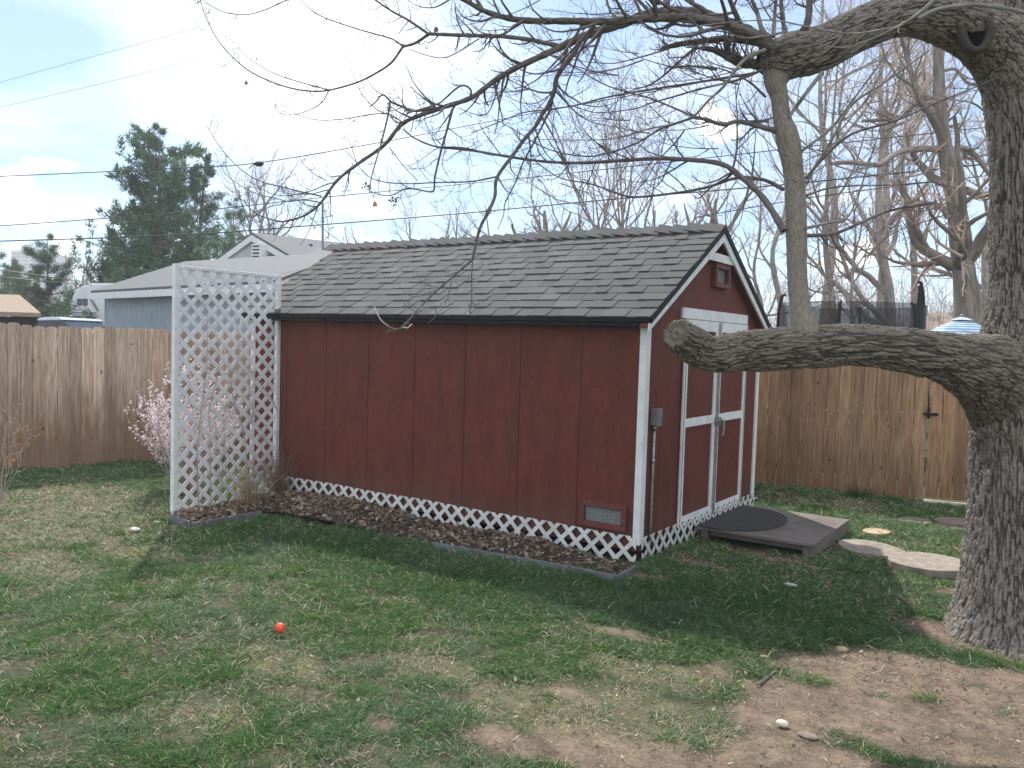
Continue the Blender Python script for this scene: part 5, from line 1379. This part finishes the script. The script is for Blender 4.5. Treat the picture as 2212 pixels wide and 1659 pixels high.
for k in range(6):
    a = yw+k*math.pi/3; top_ = zt_+(.30 if k == 0 else (.02 if k == 3 else -.12)); pB = cen+[(Rt+.06)*math.cos(a), (Rt+.06)*math.sin(a), 0]
    m = MB(); m.tube([pB, pB+[0, 0, top_-.25], pB+[-.05*math.cos(a), -.05*math.sin(a), top_], pB+[-.10*math.cos(a), -.10*math.sin(a), top_+.02]], .028, 8); m.build('pole', 'black', tp_)
# bunched net gathered on the right hand pole
pB = cen+rt*[1, 1, 0]*(Rt-.0); m = MB(); zz = np.linspace(.8, zt_+.26, 14)
for kk, (ofs, wv) in enumerate(((0, 1), (.07, 1.6), (-.06, 1.3), (.12, .8))):
    m.tube([pB+unit(rt*[1, 1, 0])*(ofs*(1-(i/13)**1.2)*1.4+.02*math.sin(i*wv))+[0, 0, z_] for i, z_ in enumerate(zz)], np.linspace(.085, .02, 14), 8)
m.build('bunched_net', 'black', tp_, smooth_=True)


# ------------------------------------------------------------------ overhead wires
def wire(label, pts, r, d0, d1, grp='overhead wires'):
    q = np.array([[*P(a, b, d0+(d1-d0)*i/(len(pts)-1))] for i, (a, b) in enumerate(pts)]); q = resample(q, 60)
    T_ = Tubes(); T_.add(q, np.full(60, r), 5); o = T_.build('power_line', 'wire'); tag(o, label, 'wire', grp)


MAT['wire'] = simple('wire_rubber', (.05, .05, .055), (.035, .035, .04), 3, .5)
wire('highest of the thin far wires crossing the upper left sky', [(-160, 224), (0, 178), (398, 67), (619, 2), (900, -80)], .005, 22, 22, 'thin far wires in the upper left sky')
wire('lower of the two thin far wires in the upper left sky', [(-160, 272), (0, 232), (398, 136), (824, 13), (1100, -66)], .005, 22, 22, 'thin far wires in the upper left sky')
wire('dark cable with a clamp passing above the tall spruce tip', [(-160, 386), (0, 381), (398, 363), (556, 352), (814, 309), (1106, 253), (1515, 178), (1800, 120), (2300, 10)], .010, 17, 15)
wire('cable crossing the spruce at mid height, above the roof', [(-160, 496), (0, 488), (398, 458), (702, 426), (1106, 387), (1465, 348), (1743, 317), (2161, 272), (2400, 248)], .010, 18, 16)
wire('lowest long cable running just above the shed ridge', [(-160, 524), (0, 521), (398, 507), (700, 485), (1017, 459), (1337, 429), (1625, 405), (1743, 394), (2168, 351), (2400, 330)], .012, 16, 14)
wire('upper short service wire sagging to the garage corner', [(-160, 560), (0, 583), (80, 594), (200, 612)], .010, 20, 22, 'service wires to the garage')
wire('lower short service wire sagging to the garage corner', [(-160, 585), (0, 598), (80, 606), (200, 616)], .010, 20, 22, 'service wires to the garage')
wire('lower wire seen through the gap under the upper limb', [(1500, 470), (1743, 428), (1989, 396), (2200, 372), (2400, 350)], .009, 15, 15)
m = MB(); c = P(559, 354, 16.6); m.tube([c-rt*.10, c-rt*.04, c+rt*.04, c+rt*.10], [.015, .05, .055, .015], 8); m.tube([c-rt*.08, c-rt*.16-up*.05, c-rt*.20-up*.10], .01, 5); tag(m.build('cable_clamp', 'black'), 'dark clamp hanging on the cable above the spruce', 'clamp')


# ------------------------------------------------------------------ shrubs
def blades(name, base, dirs, ln, wd, tint, mat, parent=None, bend=None):
    """5-vertex curved blades"""
    N = len(base); d = unit(dirs); sd = unit(np.cross(d, RNG.normal(size=(N, 3))*[1, 1, .2]+1e-6)); bend = bend if bend is not None else np.zeros((N, 3))
    mid_ = base+d*(ln*.55)[:, None]+bend*.30; tip = base+d*ln[:, None]+bend
    w = sd*wd[:, None]*.5; v = np.stack([base-w, base+w, mid_+w*.85, mid_-w*.85, tip], 1).reshape(-1, 3)
    k = np.arange(N)[:, None]*5; q = k+np.array([[0, 1, 2, 3]]); t = k+np.array([[3, 2, 4]])
    return np_mesh(name, v, [q, t], mat, parent, tint=np.repeat(tint, 5, 0))


def petals(name, c, size, tint, parent, k=4, mat='petal'):
    N = len(c)*k; cc = np.repeat(c, k, 0)+RNG.normal(size=(N, 3))*size*.55; a = unit(RNG.normal(size=(N, 3))); b = unit(np.cross(a, RNG.normal(size=(N, 3)))); s = size*RNG.uniform(.5, 1, (N, 1))
    v = np.stack([cc-a*s, cc+b*s*.8, cc+a*s, cc-b*s*.8], 1).reshape(-1, 3)
    return np_mesh(name, v, np.arange(N*4).reshape(-1, 4), mat, parent, tint=np.repeat(np.repeat(tint, k, 0), 4, 0))


bc = P(405, 960, 9.7); bc[2] = -.1
fb = thing('flowering_shrub', 'shrub covered in pink white blossom behind the trellis', 'shrub', bc)
rng = np.random.default_rng(5); n = 80
az = rng.uniform(0, 2*np.pi, n); lean = rng.uniform(.05, .42, n); H_ = rng.uniform(.75, 1.45, n)*(1.05-lean*.75); s = np.linspace(0, 1, 12)
st = np.empty((n, 12, 3)); rr_ = .08+np.outer(lean*1.65, s**.9)*H_[:, None]
st[..., 0] = bc[0]+rr_*np.cos(az)[:, None]; st[..., 1] = bc[1]+rr_*np.sin(az)[:, None]; st[..., 2] = bc[2]+H_[:, None]*s
st += rng.normal(size=st.shape)*.02*s[None, :, None]
T_ = Tubes(); Rs = np.outer(np.ones(n), np.linspace(.008, .0025, 12)); T_.add(st, Rs, 5)
A, RA = grow(st, Rs, 6, .28, .6, 7, .3, .12, rng, .7, .3, 1, minr=.002); T_.add(A, RA, 4); T_.build('stems', 'fartwig', fb)
fl = np.concatenate([A[:, 1:].reshape(-1, 3), A[:, 2:].reshape(-1, 3), st[:, 6:].reshape(-1, 3)]); fl = fl[rng.random(len(fl)) < np.clip(.25+(fl[:, 2]-.2)*1.1, .10, .62)]; fl = fl+rng.normal(size=fl.shape)*.015
pk = np.array([.80, .64, .68]); wt = np.array([.88, .82, .83]); f = rng.random((len(fl), 1))
petals('blossom', fl, .015, pk*f+wt*(1-f), fb, 3)

oc = P(2, 960, 8.6); oc[2] = -.1
ob = thing('budding_shrub', 'sparse twiggy shrub with small orange buds at the left edge', 'shrub', oc)
n = 9; az = rng.uniform(0, 2*np.pi, n); st = np.empty((n, 12, 3)); H_ = rng.uniform(.7, 1.25, n); rr_ = np.outer(rng.uniform(.1, .42, n), s)
st[..., 0] = oc[0]+rr_*np.cos(az)[:, None]; st[..., 1] = oc[1]+rr_*np.sin(az)[:, None]; st[..., 2] = oc[2]+H_[:, None]*s; st += rng.normal(size=st.shape)*.03*s[None, :, None]
T_ = Tubes(); Rs = np.outer(np.ones(n), np.linspace(.004, .0015, 12)); T_.add(st, Rs, 4); A, RA = grow(st, Rs, 7, .35, .8, 6, .1, .15, rng, .6, .2, 1, minr=.0012); T_.add(A, RA, 3); T_.build('stems', 'fartwig', ob)
fl = A[:, 2:].reshape(-1, 3); fl = fl[rng.random(len(fl)) < .35]; petals('buds', fl, .011, np.tile([.55, .25, .07], (len(fl), 1))*rng.uniform(.6, 1.2, (len(fl), 1)), ob, 2)

# climber on the trellis


def on_tr(zx, zy, off=.03):
    """pixel of the trellis close-up -> point just in front of the lattice plane"""
    px_, py_ = zx*.4522/1.1302, (550+zy*.4522)/1.1302
    d = fw + rt*(px_-CXP)/F_PX - up*(py_-CYP)/F_PX; t = (TX+off-CAM[0])/d[0]; return CAM+d*t


vn = thing('climbing_vine', 'dry leafless vine canes climbing the front of the white trellis', 'vine', (TX+.05, -.6, -.05))
T_ = Tubes(); ps = []
for pts, r_ in (([(1075, 1540), (1065, 1300), (1075, 1100), (1095, 930), (1112, 800), (1120, 640), (1118, 500), (1090, 400)], .007), ([(1140, 1500), (1135, 1250), (1130, 1000), (1160, 860), (1185, 740), (1170, 600), (1120, 480)], .006),
                ([(1330, 1500), (1330, 1250), (1300, 1050), (1262, 950), (1250, 830), (1290, 700), (1285, 560), (1262, 490), (1222, 465)], .007), ([(1500, 1000), (1440, 900), (1380, 820), (1330, 760), (1290, 690)], .005),
                ([(1230, 1500), (1215, 1200), (1220, 950), (1240, 780), (1230, 620)], .005), ([(1380, 1480), (1360, 1200), (1365, 1000), (1340, 850)], .004), ([(1180, 1500), (1200, 1300), (1170, 1150), (1160, 1000)], .004), ([(1440, 1460), (1420, 1250), (1390, 1080), (1340, 930)], .004)):
    q = np.array([on_tr(*p_, off=.03+.02*math.sin(i*1.7)) for i, p_ in enumerate(pts)]); q = resample(q, 30); ps.append((q, np.linspace(r_, r_*.35, 30)))
QP = np.array([a for a, _ in ps]); QR = np.array([b for _, b in ps]); T_.add(QP, QR, 6)
A, RA = grow(QP, QR, 16, .17, 1.0, 8, .12, .25, rng, .5, .15, 1, gravity=.05, minr=.0015); T_.add(A, RA, 4)
A2, RA2 = grow(A, RA, 4, .6, .9, 6, 0, .3, rng, .6, .1, 1, minr=.0010); T_.add(A2, RA2, 3); T_.build('canes', 'fartwig', vn)
fl = A2[:, 2:].reshape(-1, 3); fl = fl[rng.random(len(fl)) < .30]
petals('dead_leaves', fl, .011, np.tile([.30, .24, .17], (len(fl), 1))*rng.uniform(.6, 1.3, (len(fl), 1)), vn, 1, 'leaf')


def tuft(name, label, cat, c, n, h, spread, col, col2, w=.004, seed=0, droop=.25, grp=None):
    g = np.random.default_rng(seed); az = g.uniform(0, 2*np.pi, n); le = g.uniform(0, spread, n); b = np.c_[c[0]+g.normal(0, .05*spread+.02, n), c[1]+g.normal(0, .05*spread+.02, n), np.full(n, c[2]-.01)]
    d = np.c_[np.cos(az)*le, np.sin(az)*le, np.ones(n)]; ln = h*g.uniform(.45, 1.1, n); be = np.c_[np.cos(az), np.sin(az), -np.ones(n)*.8]*(ln*droop*le/max(spread, .01))[:, None]
    f = g.random((n, 1)); o = blades(name, b, d, ln, np.full(n, w), np.array(col)*f+np.array(col2)*(1-f), 'leaf' if cat != 'grass tuft' else 'grass', None, be); tag(o, label, cat, grp); return o


c = G(512, 1106); c[0], c[1] = -3.95, -.72; c[2] = .0
tuft('dry_ornamental_grass', 'clump of dry straw coloured stems at the foot of the trellis', 'ornamental grass', (-4.02, -.62, 0), 130, .62, .62, (.42, .34, .20), (.30, .22, .13), .006, 3)
tuft('dry_stems', 'tangle of brown dead stems where trellis meets the shed wall', 'dead plant', (-4.12, -.16, .03), 170, .75, .30, (.20, .12, .09), (.30, .20, .15), .005, 4, .6)
cw = G(1432, 1345)
tuft('weed_clump', 'dark leafy weed clump on the bare soil before the shed corner', 'weed', (cw[0], cw[1], cw[2]), 130, .11, 1.6, (.035, .06, .035), (.05, .085, .045), .014, 6, .5)
for i, (x_, y_, lab) in enumerate(((1852, 1078, 'dark green grass clump against the right fence, left one'), (1893, 1072, 'dark green grass clump against the right fence, right one'))):
    cc = G(x_, y_); tuft('grass_tuft', lab, 'grass tuft', cc, 160, .20, .9, (.03, .07, .02), (.05, .10, .03), .008, 10+i, .5, 'clumps at the right fence')
for i, (x_, y_, hgt, lab) in enumerate(((2250*0+2255, 1709*0+1706-0, .06, 'x'),)):
    pass
cc = G(2256-0, 1700); cc = G(1250/1.1302+1780/2212*1250/1.1302, 1300/1.1302+712/1018*575/1.1302)
tuft('grass_tuft', 'lone small green tuft on the bare dirt at right', 'grass tuft', cc, 60, .05, 1.0, (.06, .11, .05), (.10, .15, .08), .005, 20, .5)
cc = G(1250/1.1302+1915/2212*1250/1.1302, 1300/1.1302+590/1018*575/1.1302)
tuft('grass_tuft', 'tiny grey green tuft on the dirt near the roots', 'grass tuft', cc, 40, .04, 1.0, (.09, .13, .08), (.13, .17, .11), .005, 21, .5)

# ------------------------------------------------------------------ grass and litter
grng = np.random.default_rng(99)


def visible(x, y, marg=160):
    d = np.stack([x, y, zg(x, y)], -1)-CAM; z = d@fw; zz = np.maximum(z, .1); px_ = CXP+F_PX*(d@rt)/zz; py_ = CYP-F_PX*(d@up)/zz
    return (z > 1.5) & (px_ > -marg*2) & (px_ < IMG_W+marg*2) & (py_ < 1659+marg*1.6), z


def blocked(x, y):
    b = (x > -L_-.05) & (x < .06) & (y > -.06) & (y < W_+.06)
    b |= (x > 0) & (x < 1.13) & (y > 1.05) & (y < 2.42)
    b |= (x > -4.3) & (x < .12) & (y > np.where((x < -1.7) & (x > -3.7), -.46, -.635)+.10*np.sin(x*7)*(x < -1.7)) & (y < 0)
    b |= (x > -4.3) & (x < -3.7) & (y > -1.38) & (y < 0)
    for px_, py_, r in ((1894, 1153, .15), (1880, 1193, .28), (2007, 1226, .31), (1976, 1127, .17), (2072, 1130, .22)):
        c = G(px_, py_); b |= (x-c[0])**2+(y-c[1])**2 < (r*.90)**2
    c = P(2250, 1300, TD); b |= (x-c[0])**2+(y-c[1])**2 < .5**2
    # beyond the fences
    nl = np.array([-dl[1], dl[0]]); b |= ((x-A0[0])*nl[0]+(y-A0[1])*nl[1]) > -.03
    nb_ = np.array([-dr[1], dr[0]]); b |= ((x-B0[0])*nb_[0]+(y-B0[1])*nb_[1]) > -.03
    return b


def scatter(n, x0, x1, y0, y1):
    x = grng.uniform(x0, x1, n); y = grng.uniform(y0, y1, n); v, z = visible(x, y); ok = v & ~blocked(x, y); return x[ok], y[ok], z[ok]


x, y, z = scatter(5200000, -9, 6.5, -5.2, 5.0)
dirt, dry, patch = masks(x, y)
clump = smooth(vnoise(np.stack([x*9, y*9, 0*x], -1), 4)*.6+vnoise(np.stack([x*23, y*23, 0*x], -1), 6)*.4, .35, .65)
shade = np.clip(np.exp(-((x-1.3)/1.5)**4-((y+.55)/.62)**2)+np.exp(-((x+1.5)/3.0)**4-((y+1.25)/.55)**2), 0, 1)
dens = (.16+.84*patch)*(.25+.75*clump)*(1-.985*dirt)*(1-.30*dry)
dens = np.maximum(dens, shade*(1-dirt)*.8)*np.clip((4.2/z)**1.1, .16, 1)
keep = grng.random(len(x)) < dens*.85
x, y, z, dirt, dry, patch, clump, shade = [a[keep] for a in (x, y, z, dirt, dry, patch, clump, shade)]
N = len(x); print('grass blades', N)
far = np.clip(z/4.2, 1, 2.6)
ln = grng.uniform(.020, .070, N)*(.75+.5*clump+.45*shade)*far**.35*(1-.3*dry); wd = grng.uniform(.0022, .0046, N)*far**.8
az = grng.uniform(0, 2*np.pi, N); le = grng.uniform(.15, 1.5, N); d = np.c_[np.cos(az)*le, np.sin(az)*le, np.ones(N)]
be = np.c_[np.cos(az), np.sin(az), -np.full(N, .75)]*(ln*grng.uniform(.15, .6, N))[:, None]
g1, g2, g3, st_ = np.array([.058, .150, .040]), np.array([.120, .230, .060]), np.array([.140, .230, .120]), np.array([.46, .42, .29])
cn = fbm(np.stack([x*1.7, y*1.7, 0*x], -1), 3, 15)[:, None]; u1 = grng.random((N, 1))
tint = g1*(1-u1)+g2*u1; cool = smooth(cn, .42, .58)*.55; tint = tint*(1-cool)+g3*cool
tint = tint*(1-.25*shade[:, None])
ps_ = (.15+.42*dry+.14*(1-patch)+.16*dirt)*(1-.7*shade); isst = grng.random(N) < ps_; tint[isst] = st_*grng.uniform(.5, 1.45, (isst.sum(), 1))
tint = tint*grng.uniform(.7, 1.3, (N, 1))
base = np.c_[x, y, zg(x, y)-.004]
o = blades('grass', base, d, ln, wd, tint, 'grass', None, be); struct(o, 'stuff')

# dead grass, chips and leaf bits lying flat
x, y, z = scatter(900000, -9, 6.5, -5.2, 5.0); dirt, dry, patch = masks(x, y)
cl2 = fbm(np.stack([x*2.5, y*2.5, 0*x], -1), 3, 41)
near_tree = np.exp(-((x-4.2)**2+(y+.6)**2)/1.2)
keep = grng.random(len(x)) < (.07+.30*(1-patch)*(1-dirt)+.14*dry+.14*smooth(cl2, .45, .6)+.16*near_tree+.05*dirt)*np.clip(4/z, .3, 1)*.75
x, y, z = x[keep], y[keep], z[keep]; N = len(x); az = grng.uniform(0, 2*np.pi, N); far = np.clip(z/4.2, 1, 2.2)
d = np.c_[np.cos(az), np.sin(az), grng.uniform(-.05, .35, N)]; ln = grng.uniform(.008, .032, N)*far**.4; u1 = grng.random((N, 1))
tint = (np.array([.62, .57, .46])*u1+np.array([.22, .16, .10])*(1-u1))*grng.uniform(.6, 1.3, (N, 1))
o = blades('dead_grass_litter', np.c_[x, y, zg(x, y)+.006], d, ln, grng.uniform(.0020, .0058, N)*far**.6, tint, 'leaf', None, np.c_[-np.sin(az), np.cos(az), 0*az]*(ln*.25)[:, None]); struct(o, 'stuff')

x, y, z = scatter(14000, -6, 6, -5.2, 4.5); az = grng.uniform(0, 2*np.pi, len(x)); N = len(x); kk = grng.random(N) < .45; x, y, az = x[kk], y[kk], az[kk]; N = len(x); u1 = grng.random((N, 1))
o = blades('dead_leaf_litter', np.c_[x, y, zg(x, y)+.010], np.c_[np.cos(az), np.sin(az), grng.uniform(0, .5, N)], grng.uniform(.015, .035, N), grng.uniform(.008, .018, N), (np.array([.50, .42, .32])*u1+np.array([.16, .11, .08])*(1-u1)), 'leaf', None, np.c_[0*az, 0*az, grng.uniform(0, .012, N)]); struct(o, 'stuff')

# dead leaves in the bed and along the wall
N = 6500; iu = grng.integers(0, 150, N); iw = grng.random(N)**.8*15; i0 = np.clip(iw.astype(int), 0, 14); fr = (iw-i0)[:, None]
bp = np.concatenate([UU, bz[..., None]], -1); c = bp[iu, i0]*(1-fr)+bp[iu, i0+1]*fr; c[:, :2] += grng.normal(size=(N, 2))*.025; c[:, 2] += grng.uniform(.0, .028, N)
k_ = grng.random(N) < np.clip(1.1-(c[:, 0]+4.3)*.16, .25, 1); c = c[k_]; N = len(c)
a = unit(grng.normal(size=(N, 3))*[1, 1, .45]); b = unit(np.cross(a, grng.normal(size=(N, 3))*[.5, .5, 1])); s_ = grng.uniform(.010, .036, (N, 1)); nn_ = np.cross(a, b)*s_*.3
v = np.stack([c-a*s_, c-b*s_*.6+nn_, c+a*s_*.9, c+b*s_*.65+nn_, ], 1).reshape(-1, 3); u1 = grng.random((N, 1))
u1 = u1**1.3; tint = (np.array([.12, .085, .062])*u1+np.array([.36, .28, .21])*(1-u1))*grng.uniform(.5, 1.35, (N, 1)); isp = grng.random(N) < .04; tint[isp] = [.5, .44, .34]
k4 = np.arange(N)[:, None]*4
struct(np_mesh('fallen_leaves', v, [k4+np.array([[0, 1, 2]]), k4+np.array([[0, 2, 3]])], 'leaf', None, tint=np.repeat(tint, 4, 0)), 'stuff')

# ------------------------------------------------------------------ thicket beyond the right fence
def thicket(name, label, x0, x1, ytop, depth, n, seed, mat='fartwig', ddep=5):
    g = np.random.default_rng(seed); px_ = g.uniform(x0, x1, n); dp = depth+g.uniform(0, ddep, n); base = np.array([P(a, 760, d) for a, d in zip(px_, dp)]); base[:, 2] = 0
    hgt = np.array([P(a, ytop, d)[2] for a, d in zip(px_, dp)])*g.uniform(.6, 1.05, n); s_ = np.linspace(0, 1, 12); st = base[:, None]+np.zeros((n, 12, 3)); az = g.uniform(0, 6.28, n); le = g.uniform(.02, .45, n)
    st[..., 0] += np.outer(np.cos(az)*le*hgt*.6, s_); st[..., 1] += np.outer(np.sin(az)*le*hgt*.6, s_); st[..., 2] = np.outer(hgt, s_); st += g.normal(size=st.shape)*.05*s_[None, :, None]
    R_ = np.outer(g.uniform(.012, .03, n), np.linspace(1, .3, 12)); T_ = Tubes(); T_.add(st, R_, 4)
    A, RA = grow(st, R_, 9, .35, .7, 7, .15, .16, g, .6, .15, 1, minr=.006); T_.add(A, RA, 3); A2, RA2 = grow(A, RA, 5, .5, .8, 5, .1, .16, g, .6, .1, 1, minr=.005); T_.add(A2, RA2, 3)
    o = T_.build(name, mat); struct(o, 'stuff'); return o


thicket('far_brush', '', 1560, 2330, 585, 27, 120, 3, 'fartwig')
thicket('far_brush', '', 1560, 2330, 640, 19, 60, 4, 'fartwig', 3)
thicket('far_brush', '', 560, 1560, 545, 38, 130, 6, 'fartwig', 8)

# ------------------------------------------------------------------ haze
HAZE = .0017
m = MB(); m.box(-480, 480, -480, 480, -1.2, 24); hz = m.build('haze', 'black'); hz.data.materials.clear()
hm = bpy.data.materials.new('air'); hm.use_nodes = True; nt = hm.node_tree; nt.nodes.clear(); o_ = nt.nodes.new('ShaderNodeOutputMaterial'); pv = nt.nodes.new('ShaderNodeVolumePrincipled')
pv.inputs['Density'].default_value = HAZE; pv.inputs['Color'].default_value = (.93, .95, 1.0, 1); pv.inputs['Anisotropy'].default_value = .3; nt.links.new(pv.outputs[0], o_.inputs['Volume'])
hz.data.materials.append(hm); struct(hz, 'stuff')
